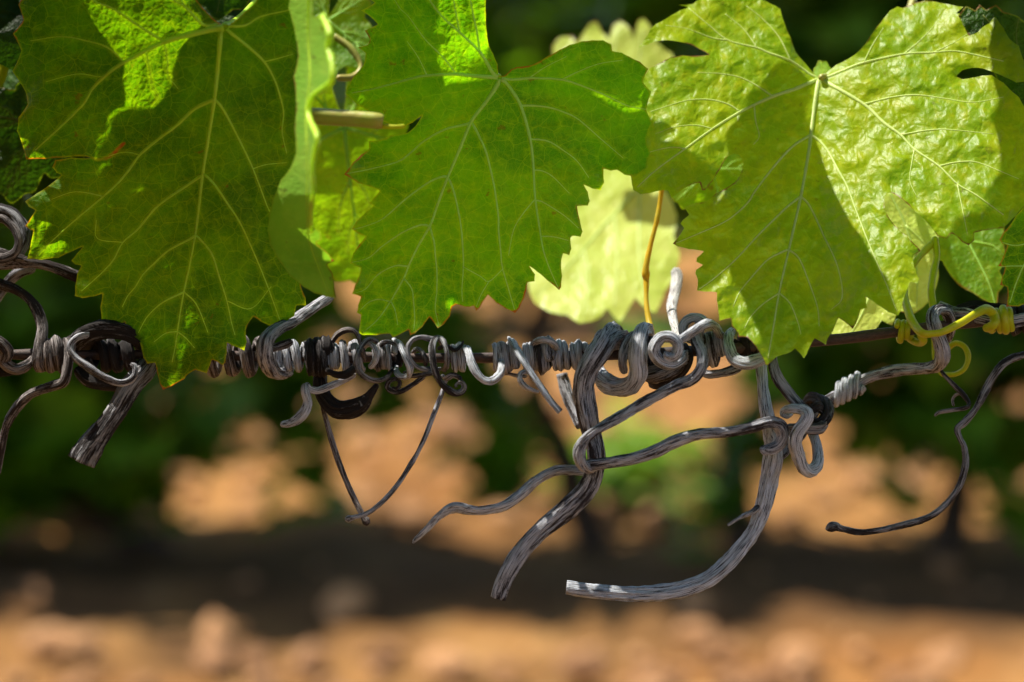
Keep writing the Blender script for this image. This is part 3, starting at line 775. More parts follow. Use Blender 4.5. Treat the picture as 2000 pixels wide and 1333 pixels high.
def generic_leaf(cx, cy, size, rot, ax=1.0, ay=1.0, teeth=7, seed=0):
    """five lobed, toothed vine leaf outline and veins around its petiole point; rot 0 = tip down"""
    rg = np.random.default_rng(seed)
    lob = [(-2.45, .62), (-1.25, .86), (0, 1.0), (1.25, .86), (2.45, .62)]
    lob = [(a + rg.normal(0, .05), l * rg.uniform(.93, 1.07)) for a, l in lob]
    pts = []
    N = 150
    for i in range(N):
        a = -2.95 + 5.9 * i / (N - 1)
        r = .40
        for la, ll in lob:
            da = abs(a - la)
            r = max(r, ll * max(0.0, 1 - (da / .74) ** 1.35 * .46))
        tooth = abs(((a * teeth) / 2.2 + seed * .37) % 1 - .5) * 2
        r *= 1 + .09 * (tooth - .5)
        pts.append((a, r))
    c, s = math.cos(rot), math.sin(rot)
    def tr(x, y):
        x, y = x * c - y * s, x * s + y * c
        return (cx + x * size * ax, cy + y * size * ay)
    ol = [tr(math.sin(a) * r, math.cos(a) * r) for a, r in pts] + [tr(0, -.06)]
    veins = []
    k = size / 300
    for gi, (la, ll) in enumerate(lob):
        e = (math.sin(la) * ll * .95, math.cos(la) * ll * .95)
        veins.append(([tr(e[0] * t, e[1] * t) for t in (0, .3, .65, 1)], 8 * k, 2 * k, gi))
        for t, sd in ((.28, 1), (.34, -1), (.55, 1), (.6, -1), (.75, 1)):
            b = la + sd * .62; l2 = ll * (1 - t) * .52
            q = (e[0] * t, e[1] * t)
            veins.append(([tr(*q), tr(q[0] + math.sin(b) * l2 * .5, q[1] + math.cos(b) * l2 * .5), tr(q[0] + math.sin(la + sd * .42) * l2, q[1] + math.cos(la + sd * .42) * l2)], 4 * k, 1.3 * k, gi))
    return ol, veins

# ------------------------------------------------------------------ the leaves
def d3(x, y):
    u = (x - 1597) * .15; v = (y - 150) * .15
    z = 22 - .58 * v
    z = z - np.where(u > 0, .30 * u, -.10 * u)
    z = z + 2.2 * np.exp(-(u / 6.0) ** 2)                       # channel along the midrib
    z = z + .0030 * np.maximum(u - 30, 0) ** 2 + .010 * np.maximum(-u - 36, 0) ** 2
    z = z + .9 * np.sin(u / 12.0 + 1) * np.sin(v / 14.0)
    return z
r3 = leaf_thing((1600, 152), 16, "glossy yellow green leaf with a shiny sunlit right half, largest at right")
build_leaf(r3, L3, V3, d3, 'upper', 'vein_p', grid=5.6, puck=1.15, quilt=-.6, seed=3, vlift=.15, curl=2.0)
add_petiole(r3, [(1602, 152, 21, 8), (1622, 148, 28, 8), (1680, 128, 45, 8), (1760, 60, 60, 8), (1800, -60, 75, 9)])

def d2(x, y):
    u = (x - 975) * .15; v = (y - 152) * .15
    z = -10 + .10 * v
    z = z + .006 * u * u * np.where(u < 0, 1, .7) - 1.8 * np.exp(-(u / 8.0) ** 2)
    z = z + 1.1 * np.sin(u / 10.0) * np.cos(v / 14.0)
    z = z - 7.0 * np.exp(-((x - 1085) / 60.0) ** 2 - ((y - 500) / 90.0) ** 2)
    z = z - np.where(y < 190, .34 * (190 - y) * .15, 0) * np.clip(np.abs(x - 1005) / 60, 0, 1)
    return z
r2 = leaf_thing((975, 152), -10, "mid green leaf seen from below with raised veins, in the middle above the coils")
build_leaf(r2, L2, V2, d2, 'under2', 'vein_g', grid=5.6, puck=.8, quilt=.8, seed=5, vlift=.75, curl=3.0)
add_petiole(r2, [(974, 152, -9, 8), (966, 144, 2, 8), (945, 110, 16, 8), (900, 20, 34, 8), (880, -80, 44, 9)], 'vein_y')

def d1(x, y):
    u = (x - 437) * .15; v = (y - 55) * .15
    z = -24 + .15 * v
    z = z - np.where(y < 230, .26 * (230 - y) * .15, 0)
    z = z + .004 * u * u - 2.0 * np.exp(-(u / 8.0) ** 2)
    z = z + 2.2 * np.sin(u / 12.0 + .6) * np.cos(v / 15.0)
    z = z - 12.0 * np.exp(-((x - 425) / 40.0) ** 2 - ((y - 720) / 70.0) ** 2) * .6
    z = z - np.where((y < 320) & (x < 260), .10 * np.maximum(260 - x, 0) * .15 * np.clip((330 - y) / 90, 0, 1), 0)
    return z
r1 = leaf_thing((437, 52), -24, "dark green leaf seen from below with a yellow midrib, largest at left")
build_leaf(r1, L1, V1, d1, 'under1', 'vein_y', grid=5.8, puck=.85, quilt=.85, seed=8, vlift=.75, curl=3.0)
add_petiole(r1, [(438, 52, -23, 9), (450, 46, -14, 6), (478, 24, 0, 5), (530, -30, 14, 6)], 'vein_y')

# edge-on folded leaf in front
LB = [(563,16),(570,40),(577,70),(582,110),(573,150),(578,200),(575,250),(578,300),(566,330),(548,352),(533,388),(525,420),(522,450),(527,480),(545,510),(566,540),(593,561),(614,573),(638,580),(655,583),(651,552),(650,534),(638,517),(653,510),(638,492),(617,475),(629,468),(626,453),(613,443),(608,456),(605,425),(614,396),(615,370),(612,324),(617,300),(626,279),(620,258),(605,234),(599,216),(608,195),(632,180),(644,165),(653,150),(650,114),(644,90),(651,78),(645,63),(626,57),(638,45),(635,30),(611,33),(612,0),(606,-50),(570,-60)]
def dB(x, y):
    s = np.clip((x - 578) / 60.0, -1, 1.3)
    t = np.clip((y - 380) / 130.0, 0, 1)                       # below, the blade turns flat
    z = -58 - 32 * s * (1 - t) - 9 * s * t + 4 * np.sin(y / 60.0) + 30 * t
    return z
rB = leaf_thing((600, 20), -38, "pale green blurred leaf seen edge on, between the two dark green leaves")
build_leaf(rB, LB, [([(604,-40),(602,60),(606,150),(598,220),(600,300),(600,400),(604,470),(640,570)],6,1.5,0), ([(628,28),(638,48),(645,70),(641,92),(648,118),(650,150),(640,168),(612,188),(602,212),(606,236),(620,268),(615,296),(610,330),(612,372),(607,412),(607,446)],15,9,1)], dB, 'edge_leaf', 'vein_y', grid=6, puck=.15, quilt=.1, seed=12)

# leaves behind, out of focus
def simple_leaf(ol, veins, d0, dx, dy, cx, cy, mat, vmat, label, seed, grid=9, puck=1.0, curl=0.0, group='vine leaves hanging above the wire'):
    f = lambda x, y: d0 + dx * (x - cx) * .15 + dy * (y - cy) * .15 + curl * ((x - cx) * .15) ** 2 * .01 + 1.5 * np.sin(x / 70 + seed) * np.cos(y / 60)
    r = leaf_thing((cx, cy), d0, label, group)
    build_leaf(r, ol, veins, f, mat, vmat, grid=grid, puck=puck, quilt=.4, seed=seed)
    return r
ol, vv = generic_leaf(672, 250, 300, -.15, .78, 1.0, seed=21)
rE = simple_leaf(ol, vv, 70, .05, .06, 672, 250, 'back', 'vein_g', "soft focus plain green leaf behind the cut petiole stub", 21)
LF = [(1060,318),(1130,300),(1200,306),(1260,330),(1300,372),(1322,420),(1316,460),(1328,500),(1318,540),(1300,572),(1280,612),(1262,604),(1240,582),(1226,606),(1210,630),(1186,604),(1168,626),(1130,632),(1108,616),(1078,612),(1044,592),(1034,570),(1028,530),(1040,470),(1044,400)]
rF = simple_leaf(LF, [([(1255,360),(1180,440),(1110,520),(1045,580)],8,2,0),([(1250,365),(1248,450),(1250,520),(1262,590)],6,2,1),([(1200,420),(1205,500),(1200,600)],4,1.5,0),([(1140,485),(1150,550),(1140,620)],3.5,1.5,0)],
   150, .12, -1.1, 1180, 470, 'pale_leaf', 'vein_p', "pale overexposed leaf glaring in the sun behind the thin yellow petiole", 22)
LG = [(1085,150),(1078,92),(1090,74),(1118,70),(1126,84),(1140,64),(1152,44),(1166,40),(1176,62),(1190,78),(1196,50),(1212,40),(1232,56),(1238,76),(1246,40),(1258,36),(1272,54),(1284,84),(1300,98),(1312,104),(1320,150),(1312,215),(1200,225),(1110,200)]
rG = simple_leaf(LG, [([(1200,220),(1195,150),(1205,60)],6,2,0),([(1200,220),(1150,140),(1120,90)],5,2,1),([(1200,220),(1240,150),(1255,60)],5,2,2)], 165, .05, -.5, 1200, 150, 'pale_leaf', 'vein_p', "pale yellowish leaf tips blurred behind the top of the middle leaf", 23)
LI = [(1722,392),(1726,370),(1748,362),(1790,380),(1812,420),(1834,450),(1828,500),(1834,540),(1822,580),(1800,604),(1780,616),(1752,606),(1738,570),(1732,500)]
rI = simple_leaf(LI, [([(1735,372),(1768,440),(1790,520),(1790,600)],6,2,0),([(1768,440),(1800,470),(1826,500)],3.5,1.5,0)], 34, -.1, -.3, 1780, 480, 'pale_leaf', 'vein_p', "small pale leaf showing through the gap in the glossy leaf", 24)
LI2 = [(1790,420),(1850,400),(1920,410),(1962,440),(1958,470),(1966,500),(1952,530),(1962,556),(1950,572),(1946,606),(1928,590),(1900,572),(1876,560),(1858,540),(1840,510),(1812,500),(1800,460)]
rI2 = simple_leaf(LI2, [([(1860,410),(1890,470),(1930,550),(1945,600)],6,2,0),([(1890,470),(1940,480),(1960,500)],3.5,1.5,0)], 40, .05, -.3, 1890, 490, 'back', 'vein_g', "pointed green leaf blurred below the glossy leaf at right", 25)
LL = [(1620,600),(1640,585),(1690,570),(1740,590),(1752,612),(1742,636),(1722,626),(1706,648),(1688,660),(1664,650),(1640,664),(1622,650)]
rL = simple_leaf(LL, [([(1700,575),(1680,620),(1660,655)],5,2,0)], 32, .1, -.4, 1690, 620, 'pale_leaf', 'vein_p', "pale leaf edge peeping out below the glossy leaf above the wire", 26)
LJ = [(2004,398),(1984,422),(1975,437),(1962,452),(1952,468),(1957,476),(1967,480),(1960,500),(1950,520),(1963,522),(1957,542),(1953,557),(1967,561),(1968,580),(1965,600),(1990,599),(2002,594),(2030,604),(2070,580),(2090,500),(2060,420),(2030,396)]
rJ = simple_leaf(LJ, [([(2060,420),(2020,480),(1990,540),(1972,592)],6,2,0),([(2025,470),(1985,480),(1958,474)],3.4,1.2,0),([(2000,520),(1975,520),(1954,522)],3,1.2,0)], -14, .0, .12, 2000, 500, 'under1', 'vein_g', "shaded toothed leaf cut off by the right edge", 27, grid=6)
LK = [(1872,32),(1880,20),(1887,12),(1905,21),(1913,9),(1926,20),(1946,10),(1960,24),(1986,31),(2008,50),(2040,52),(2080,90),(2070,200),(2030,260),(1990,230),(1940,140)]
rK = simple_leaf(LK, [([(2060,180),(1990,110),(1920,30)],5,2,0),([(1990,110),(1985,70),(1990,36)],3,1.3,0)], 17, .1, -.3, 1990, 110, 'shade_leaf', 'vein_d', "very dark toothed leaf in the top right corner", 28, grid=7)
ol, vv = generic_leaf(70, 240, 190, .5, .8, .95, seed=31)
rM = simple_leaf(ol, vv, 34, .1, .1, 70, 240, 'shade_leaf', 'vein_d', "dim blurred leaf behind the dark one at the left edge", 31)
ol, vv = generic_leaf(455, -130, 190, .1, 1.0, .9, seed=33)
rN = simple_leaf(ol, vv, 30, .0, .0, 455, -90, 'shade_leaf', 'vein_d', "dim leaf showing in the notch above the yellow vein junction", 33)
ol, vv = generic_leaf(1612, 175, 62, 3.0, .8, .9, seed=34)
rO = simple_leaf(ol, vv, 34, .0, -.3, 1612, 160, 'edge_leaf', 'vein_y', "tiny yellow young leaf peeping over the notch of the glossy leaf", 34, grid=6)
ol, vv = generic_leaf(640, 40, 180, .3, .8, .8, seed=35)
rP = simple_leaf(ol, vv, 62, .0, -.2, 640, 40, 'back', 'vein_g', "dim green leaf high behind the edge on leaf", 35)
ol, vv = generic_leaf(1390, 330, 150, -.3, .7, .9, seed=36)
rQ = simple_leaf(ol, vv, 52, .0, -.1, 1390, 330, 'back', 'vein_g', "green leaf seen through the left gap of the glossy leaf", 36)

# ------------------------------------------------------------------ unseen leaves added above the frame to shade what hangs below
own = empty("grapevine", (0, 0.03, CAM_H + .09))
tag(own, "unseen vine above the frame, its leaves added to shade what hangs below", 'vine')

def shadow_caster_from(poly, dfun, lift, seed, teeth=True):
    """unseen blocker added above the frame, shaped back along the sun from its shadow"""
    ol = refine(poly, 22)
    if teeth:
        ol = ol + rng.uniform(-1, 1, ol.shape) * 2.2
    h = 26
    x0, y0 = ol.min(0); x1, y1 = ol.max(0)
    gx, gy = np.meshgrid(np.arange(x0, x1, h), np.arange(y0, y1, h)); gp = np.stack([gx.ravel(), gy.ravel()], 1)
    gp = gp[inside(gp, ol)]
    os_ = np.hstack([ol, np.roll(ol, -1, 0)])
    gp = gp[seg_dist(gp, os_) > 9] if len(gp) else gp
    a = np.vstack([ol, gp]); n = len(ol)
    r = delaunay_2d_cdt([Vector(p) for p in a.tolist()], [(i, (i + 1) % n) for i in range(n)], [], 1, 1e-4)
    v2 = np.array([(v.x, v.y) for v in r[0]])
    W = PN(v2, dfun(v2[:, 0], v2[:, 1]))
    zt = CAM_H + lift + .006 * NZ(v2[:, 0] / 90 + seed, v2[:, 1] / 90) + .004
    S = np.array(SUN)
    V = W + ((zt - W[:, 2]) / S[2])[:, None] * S
    rest = np.stack([v2[:, 0] * .15, v2[:, 1] * .15, np.full(len(v2), seed * 3.0)], 1)
    me = mesh_np("leaf", V, [tuple(f) for f in r[2]], True, {'rest': rest, 'vd': np.full(len(v2), 60.), 'ed': np.full(len(v2), 60.)})
    o = link("leaf", me, M['shade_leaf']); reparent(o, own)

SH3 = [
 ([(1588,168),(1573,200),(1575,240),(1588,262),(1602,300),(1619,345),(1642,400),(1668,445),(1699,490),(1733,545),(1745,582),(1752,625),(1660,665),(1570,700),(1510,712),(1462,610),(1425,530),(1405,450),(1402,380),(1412,318),(1424,270),(1452,215),(1490,170),(1520,128),(1556,120)], d3, .022),
 ([(1190,205),(1245,220),(1290,235),(1325,258),(1288,267),(1330,287),(1380,306),(1411,318),(1385,395),(1250,400),(1190,330)], d3, .034),
 ([(1938,-40),(1942,60),(1932,130),(1950,190),(1942,240),(1958,300),(1946,380),(1890,420),(1850,450),(1890,500),(2080,500),(2080,-40)], d3, .046),
]
SH1 = [
 ([(-20,-90),(158,-90),(166,0),(188,58),(240,120),(245,178),(252,224),(232,240),(190,330),(60,340),(0,300),(-30,100)], d1, .020),
 ([(254,226),(300,212),(330,180),(350,120),(372,70),(425,66),(436,-30),(520,-80),(640,-80),(640,440),(600,650),(500,700),(449,730),(447,690),(444,642),(420,650),(400,640),(398,760),(330,790),(288,720),(262,680),(305,664),(312,615),(262,610),(232,566),(205,512),(160,480),(60,490),(40,380),(100,300),(200,330),(235,262)], d1, .030),
]
SH2 = [
 ([(650,-100),(856,-100),(860,40),(866,80),(858,120),(874,176),(905,182),(936,170),(960,172),(985,138),(1050,116),(1104,88),(1136,100),(1141,136),(1158,146),(1181,144),(1180,162),(1158,186),(1190,204),(1290,225),(1280,420),(1180,480),(1120,640),(900,720),(670,720),(580,300)], d2, .040),
]
for k, (p, f, l) in enumerate(SH3 + SH1 + SH2): shadow_caster_from(p, f, l, 50 + k)
# loose unseen leaves added to block sky light, culled from the wanted sun paths
_lit = [(1750,300,d3),(1690,380,d3),(1830,330,d3),(1650,230,d3),(1760,440,d3),(1800,200,d3),(1730,150,d3),(1850,240,d3),(1760,520,d3),(1330,170,d3),(1290,210,d3),(1380,240,d3),(1420,50,d3),(1340,330,d3),(1760,90,d3),
        (280,120,d1),(220,40,d1),(290,190,d1),(350,30,d1),(170,560,d1),(280,640,d1),(425,680,d1),(110,495,d1),(910,60,d2),(890,150,d2),(1180,110,d2),(1210,160,d2),(1160,100,d2),
        (620,120,None),(610,300,None),(600,420,None),(1319,560,None),(1180,400,None),(1120,500,None),(1490,830,None),(835,850,None),(1200,80,None),(1780,420,None),(1920,625,None),(1030,1070,None),(1150,1150,None),(1640,620,None),(1110,1148,None),(1200,1158,None),(1290,1157,None),(1380,1130,None),(1000,1105,None),(1070,1030,None),(1300,870,None),(1020,965,None),(930,997,None),(1460,840,None)]
_rays = []
for a, b_, f in _lit:
    dd = float(f(np.array([a]), np.array([b_]))[0]) if f else (-60 if a < 650 else (150 if a in (1180, 1120, 1200) else -8))
    _rays.append(np.array(P(a, b_, dd)))
_rays = np.array(_rays); _S = np.array(SUN)
_ol, _vv = generic_leaf(0, 0, 1.0, 0.0, seed=91)
_olr = np.array(_ol[::3]); _olr = _olr - _olr.mean(0)
_blocker_mesh = []
for k in range(4):
    q = np.vstack([[[0, 0]], _olr]) * .062; n_ = len(q) - 1
    zz = -.35 * (np.linalg.norm(q, axis=1) ** 2) / .062 + .006 * np.sin(q[:, 0] * 60 + k)
    _blocker_mesh.append(mesh_np("blocker_leaf", np.column_stack([q, zz]), [(0, 1 + i, 1 + (i + 1) % n_) for i in range(n_)], True,
        {'rest': np.column_stack([q * 1000, np.full(n_ + 1, k)]), 'vd': np.full(n_ + 1, 60.), 'ed': np.full(n_ + 1, 60.)}))
_front_blockers = [np.array([rng.uniform(-.36, -.155), rng.uniform(-.31, -.02), rng.uniform(.69, .99)]) for _ in range(120)]  # leaves added out of view at front left to darken the left leaf
for c_ in _front_blockers:
    if c_[0] > -((.708 + c_[1]) * .2118 + .075): continue
    t = (c_[2] - _rays[:, 2]) / _S[2]
    if (np.linalg.norm(_rays + t[:, None] * _S - c_, axis=1) < .07).any(): continue
    o = link("leaf", _blocker_mesh[int(rng.integers(4))], M['shade_leaf'])
    o.rotation_euler = (rng.normal(1.2, .5), rng.normal(0, .5), rng.uniform(0, 6.28)); o.location = c_
    reparent(o, own)
for k in range(14):  # more leaves added behind the left lobe to block light from the back
    o = link("leaf", _blocker_mesh[k % 4], M['shade_leaf'])
    o.rotation_euler = (R(80) + rng.normal(0, .25), rng.normal(0, .3), rng.normal(0, .4)); o.location = P(rng.uniform(-260, 150), rng.uniform(-120, 220), rng.uniform(60, 130))
    reparent(o, own)
# hidden leaves added close behind the left and middle leaves to block back light
for k, (a, b_, d_) in enumerate([(150,60,34),(110,150,48),(205,230,40),(330,300,52),(440,190,34),(440,300,48),(400,120,60),(450,120,56),(180,120,80),(350,230,90),(830,60,40),(822,135,52),(900,260,64),(850,20,80)]):
    c_ = np.array(P(a, b_, d_)); sc_ = .50 if k < 10 else .33
    t = (c_[2] - _rays[:, 2]) / _S[2]; ok_ = t > 0
    if (np.linalg.norm(_rays + t[:, None] * _S - c_, axis=1)[ok_] < .030).any(): c_ = c_ + np.array([0, .05, -.012])
    o = link("leaf", _blocker_mesh[k % 4], M['shade_leaf'])
    o.scale = (sc_,) * 3; o.rotation_euler = (R(88) + rng.normal(0, .12), rng.normal(0, .2), rng.normal(0, .25)); o.location = c_
    reparent(o, own)
_cnt = 0
while _cnt < 320:
    x = rng.uniform(-.48, .40); c_ = np.array([x, rng.uniform(-.42, .26), CAM_H + rng.uniform(.085, .36)])
    if x > .1 and rng.random() < .3: continue
    t = (c_[2] - _rays[:, 2]) / _S[2]
    hit = _rays + t[:, None] * _S - c_
    if (np.linalg.norm(hit, axis=1) < .082).any():
        if rng.random() < .97: _cnt += .25
        continue
    o = link("leaf", _blocker_mesh[int(rng.integers(4))], M['shade_leaf'])
    o.rotation_euler = (rng.normal(0, .5), rng.normal(0, .5), rng.uniform(0, 6.28)); o.location = c_
    reparent(o, own); _cnt += 1
for k, (x0, x1, y, z) in enumerate([(-260, 1000, .03, .12), (1500, 2500, .22, .13)]):
    a = [( (x - 1000) * MM, y + .006 * math.sin(x / 130.0), CAM_H + z + .008 * math.sin(x / 170.0 + k), .0042) for x in np.linspace(x0, x1, 9)]
    o = link("shoot", tube_mesh("shoot", a, sides=12, groove=.05, seed=70 + k), M['petiole']); reparent(o, own)

# ------------------------------------------------------------------ green tendrils and petioles
_seed[0] = 100
g = 'living green tendrils'
tendril("green_tendril", [(1768,560,6,6),(1768,587,-2,8),(1777,617,-8,9),(1790,640,-12,9.5),(1804,652,-16,9),(1822,652,-17,8),(1840,649,-17,8),(1876,632,-15,8.5),(1906,613,-12,9),(1927,605,-8,9),(1941,616,-6,9),(1940,634,-8,9),(1922,643,-4,8)]
   , 'green_tendril', "yellow green tendril crossing in front of the twisted grey cane", 'tendril', g, sides=16, groove=.03)
tendril("green_tendril", [(1796,650,-12,8),(1803,664,-10,8),(1797,671,-4,7.5),(1780,664,4,7)] + helix(1778,1752,2.6,17,7.2,ph=2.2,d0=0), 'green_tendril', "short yellow green tendril coiled round the bare wire", 'tendril', g, sides=16, groove=.03)
tendril("green_tendril", helix(1936,1978,3.2,20,8.2,ph=.4,d0=-1), 'green_tendril', "yellow green coils gripping the wire near the right edge", 'tendril', g, sides=16, groove=.03)
tendril("green_tendril", [(1822,590,14,5),(1824,650,18,5),(1826,700,18,5),(1838,728,16,5.5),(1851,732,14,6),(1868,731,13,6.3),(1884,720,12,6.5),(1891,699,12,6.5),(1884,679,13,6.3),(1868,671,15,6),(1853,680,17,5.5),(1846,692,19,4)], 'green_tendril', "yellow green tendril ending in an open ring below the wire", 'tendril', g, sides=16, groove=.03)
rt = tendril("green_tendril", [(1826,462,18,7),(1830,500,14,7),(1822,540,8,7),(1819,570,4,7.5),(1823,602,2,8),(1826,620,3,7)], 'green_tendril', "upright yellow green stalk ending on the twisted grey cane", 'tendril', g, sides=16, groove=.03)
tendril("green_tendril", [(1830,468,19,7),(1807,490,14,7),(1786,516,8,6.5),(1772,548,5,6)], 'green_tendril', "slanting yellow green stalk behind the tip of the glossy leaf", 'tendril', g, sides=16, groove=.03)
tendril("yellow_petiole", [(1294,350,26,5),(1290,385,26,5),(1283,430,25,5),(1270,480,24,5.2),(1262,520,23,5.5),(1261,536,23,7.5),(1262,552,23,5.5),(1263,600,20,5.5),(1270,640,16,6.5),(1276,672,10,6)], 'orange_petiole', "thin yellow leaf stalk with a dark joint, rising from the knot", 'leaf stalk', None, sides=14, groove=.03)
tendril("cut_stalk", [(596,224,-36,14),(620,227,-37,16),(660,230,-38,16.5),(700,233,-39,16),(735,236,-40,16),(748,238,-40,13)], 'petiole', "thick blurred cut leaf stalk beside the edge on leaf", 'leaf stalk', None, sides=16, groove=.05, cap='flat')
tendril("stalk_strip", [(690,240,-38,6),(730,246,-39,5.5),(770,248,-40,4.5),(792,246,-40,4)], 'green_tendril', "thin torn strip sticking out under the cut leaf stalk", 'leaf stalk', None, sides=10, groove=.05)
tendril("green_shoot", [(-30,60,44,14),(0,90,44,14),(6,130,44,14),(-4,170,44,13),(10,190,44,12),(-2,220,44,10)], 'green_tendril', "blurred yellow shoot at the very left edge", 'shoot', None, sides=12, groove=.05)
tendril("green_shoot", [(650,70,52,7),(685,95,50,7),(705,128,48,6.5),(690,150,46,8),(655,153,44,8)], 'petiole', "blurred bent stalk behind the edge on leaf", 'shoot', None, sides=12, groove=.05)

# ------------------------------------------------------------------ dry tendrils and canes
_seed[0] = 200
T = lambda pts, mat, label, name="dry_tendril", cat='dry tendril', grp='dry tendrils twisted on the wire', **kw: tendril(name, pts, mat, label, cat, grp, **kw)
C = lambda pts, mat, label, **kw: tendril("dead_cane", pts, mat, label, 'dead cane', 'dead canes hanging from the wire', **kw)
B = dict(groove=.20, sides=28)
# left end
T([(-30,545,8,11),(0,556,7,11),(30,566,4,11),(56,584,2,11.5),(74,610,0,12),(82,640,-1,12),(79,668,-3,14)] + helix(64,132,3,24,15.5,ph=-.6,per=12,d0=-1)[2:] + [(128,737,-7,12.5),(118,749,-6,11.5),(92,757,-4,11),(59,771,-2,11),(32,798,0,11),(12,835,2,10),(2,884,3,9.5),(-6,930,3,9)], 'brown', "dark tendril wrapping the wire in fat coils and trailing down the left edge", jitter=.05, groove=.16, twist=.3)
T(ell(-6,462,52,52,-100,95,14,4,14,9), 'dark', "dark thick loop at the left edge above the wire", **B)
T([(-40,470,2,9),(-5,428,2,9),(22,440,1,9),(36,468,0,9),(30,492,0,9),(6,504,0,9),(-30,500,0,9)], 'brown', "thin brown inner loop at the left edge", groove=.16)
C([(-40,500,6,26),(-5,505,6,26),(30,508,5,21),(60,514,4,13),(100,521,4,12.5),(149,540,6,13),(200,558,10,13),(260,576,14,12)], 'brown', "dark cane running behind the left leaf from a thick knot", **B)
C([(-40,620,24,10),(0,575,22,11),(20,548,20,12),(44,530,18,12),(70,524,18,11)], 'grey', "blurred grey stub behind the knot at the left edge", groove=.16)
T([(-60,672,-4,16),(-12,668,-8,18),(12,684,-8,16),(8,706,-6,14),(30,722,-6,12),(56,712,-4,11),(66,694,2,10)], 'brown', "brown coil bulging on the wire at the left edge", **B)
T([(-60,724,2,11),(-10,726,0,12),(30,722,0,11),(60,708,0,10)], 'black', "dark strand under the wire at the left edge", groove=.16)
T([(150,700,12,20),(156,672,2,22),(176,654,-5,23),(204,645,-8,22),(240,648,-8,20),(270,664,-4,18),(282,690,6,16)], 'black', "thick black arch of bark over the wire behind the grey hook", **B)
T(helix(172,262,3.4,23,13,ph=.2,per=12,d0=0), 'black', "black tight coils on the wire under the bark arch", groove=.16)
T([(172,656,-12,7.5),(160,656,-15,9),(147,662,-17,9.5),(136,677,-18,9.5),(146,699,-19,9.5),(173,719,-20,9.5),(205,738,-20,9.5),(232,748,-19,9),(252,744,-18,9),(263,730,-17,8.5),(263,716,-16,8),(255,713,-15,7)], 'grey', "grey hooked tendril lying across the black coils", groove=.18, flat=.8)
T([(150,720,0,12),(170,742,-4,14),(200,750,-4,14),(240,752,0,12),(268,735,4,10)], 'black', "black strand sagging under the grey hook", groove=.16)
C([(300,690,4,19),(285,722,-2,21),(257,757,-5,22),(230,803,-6,23),(194,852,-6,25),(170,884,-6,28),(160,903,-6,29)], 'dark', "stout cut cane slanting down to a blunt end under the left leaf", cap='flat', groove=.22, sides=32)
# coils left of middle
T(helix(404,502,3.1,28,13,ph=-1.2,per=12,d0=1), 'brown', "three loose brown coils just right of the left leaf tip", groove=.09)
C([(644,580,8,12),(639,583,6,13),(605,606,0,14),(571,630,-6,15),(540,645,-11,16),(521,662,-15,17),(516,684,-16,18),(521,708,-14,19),(535,729,-8,18),(556,730,2,15),(566,712,12,10)], 'grey', "mottled grey cane rising right from the wire to the leaf tip", flat=.8, **B)
T([(520,690,-10,8),(534,680,-13,9),(556,674,-14,9),(572,667,-13,8)], 'dark', "short stub poking right from the mottled cane", groove=.16)
T(helix(542,598,3.2,24,9.2,ph=-.9,per=12,d0=0), 'silver', "three pale coils between the mottled cane and the black wrap", groove=.16)
T(helix(606,642,2.3,23,15.5,ph=-2.0,per=14,d0=-1), 'black', "fat black bark wrap bulging on the wire", groove=.30, sides=28)
T(helix(630,662,4,21,5.4,ph=-.9,per=12,d0=-1), 'silver', "thin bluish coils right of the black wrap", groove=.16)
T(helix(668,700,1.6,26,12.5,ph=-1.4,per=14,d0=-2), 'grey', "wide two tone coil on the wire left of the ring", groove=.20)
T([(636,722,-6,6),(655,732,-10,8),(676,732,-11,8),(694,720,-8,7)], 'black', "black curved strand sagging under the bluish coils", groove=.16)
T([(646,672,-2,5.5),(659,654,-4,6),(676,645,-5,6.3),(692,647,-6,6.3),(701,660,-7,6),(708,682,-8,6),(712,706,-4,5)], 'brown', "slim arched tendril standing over the wire", groove=.16)
T([(737,670,-8,5.5),(729,664,-10,6),(714,667,-14,6.2),(700,688,-17,6.2),(697,711,-18,6.2),(707,732,-18,6.2),(726,743,-16,6.2),(748,741,-12,6),(764,727,-6,5.5),(770,706,4,5)], 'dark', "slim dark ring hanging round the wire", groove=.18)
T([(708,684,-6,6),(717,673,-10,6.5),(729,677,-13,7),(736,692,-14,7),(732,707,-13,7),(721,719,-11,7)], 'silver', "silvery crescent inside the dark ring", groove=.18)
T(helix(736,752,1.4,22,10,ph=-1.2,per=14), 'dark', "dark coil close to the right of the ring", groove=.16)
T(helix(757,770,1.2,23,6.6,ph=-1.4,per=14,d0=-3), 'silver', "pale short coil right of the ring", groove=.16)
T([(770,664,2,7),(779,670,-8,8),(785,684,-12,8),(793,700,-14,8),(801,718,-14,8),(799,732,-12,8),(786,736,-10,7.5),(775,728,-7,7),(772,712,2,6)], 'silver', "pale slanted loop with rusty spots", groove=.18)
T([(742,680,-2,4.5),(748,671,-4,5),(758,668,-5,5),(772,673,-5,5),(784,684,0,4.5)], 'dark', "small dark arc over the pale coils", groove=.16)
T(helix(772,792,2.2,15,5,ph=.6,per=12), 'black', "small dark coils inside the pale slanted loop", groove=.16)
T([(852,668,-8,5),(843,664,-10,6),(825,660,-11,6),(808,663,-12,6),(797,677,-13,6),(799,698,-14,6),(812,715,-13,6),(832,722,-10,6),(852,717,-4,5)], 'dark', "dark open loop left of the hanging strand", groove=.18)
T([(806,690,4,5),(814,682,-4,5.5),(824,687,-9,5.5),(831,700,-11,5.5),(831,714,-8,5)], 'dark', "thin dark hook against the wire", groove=.16)
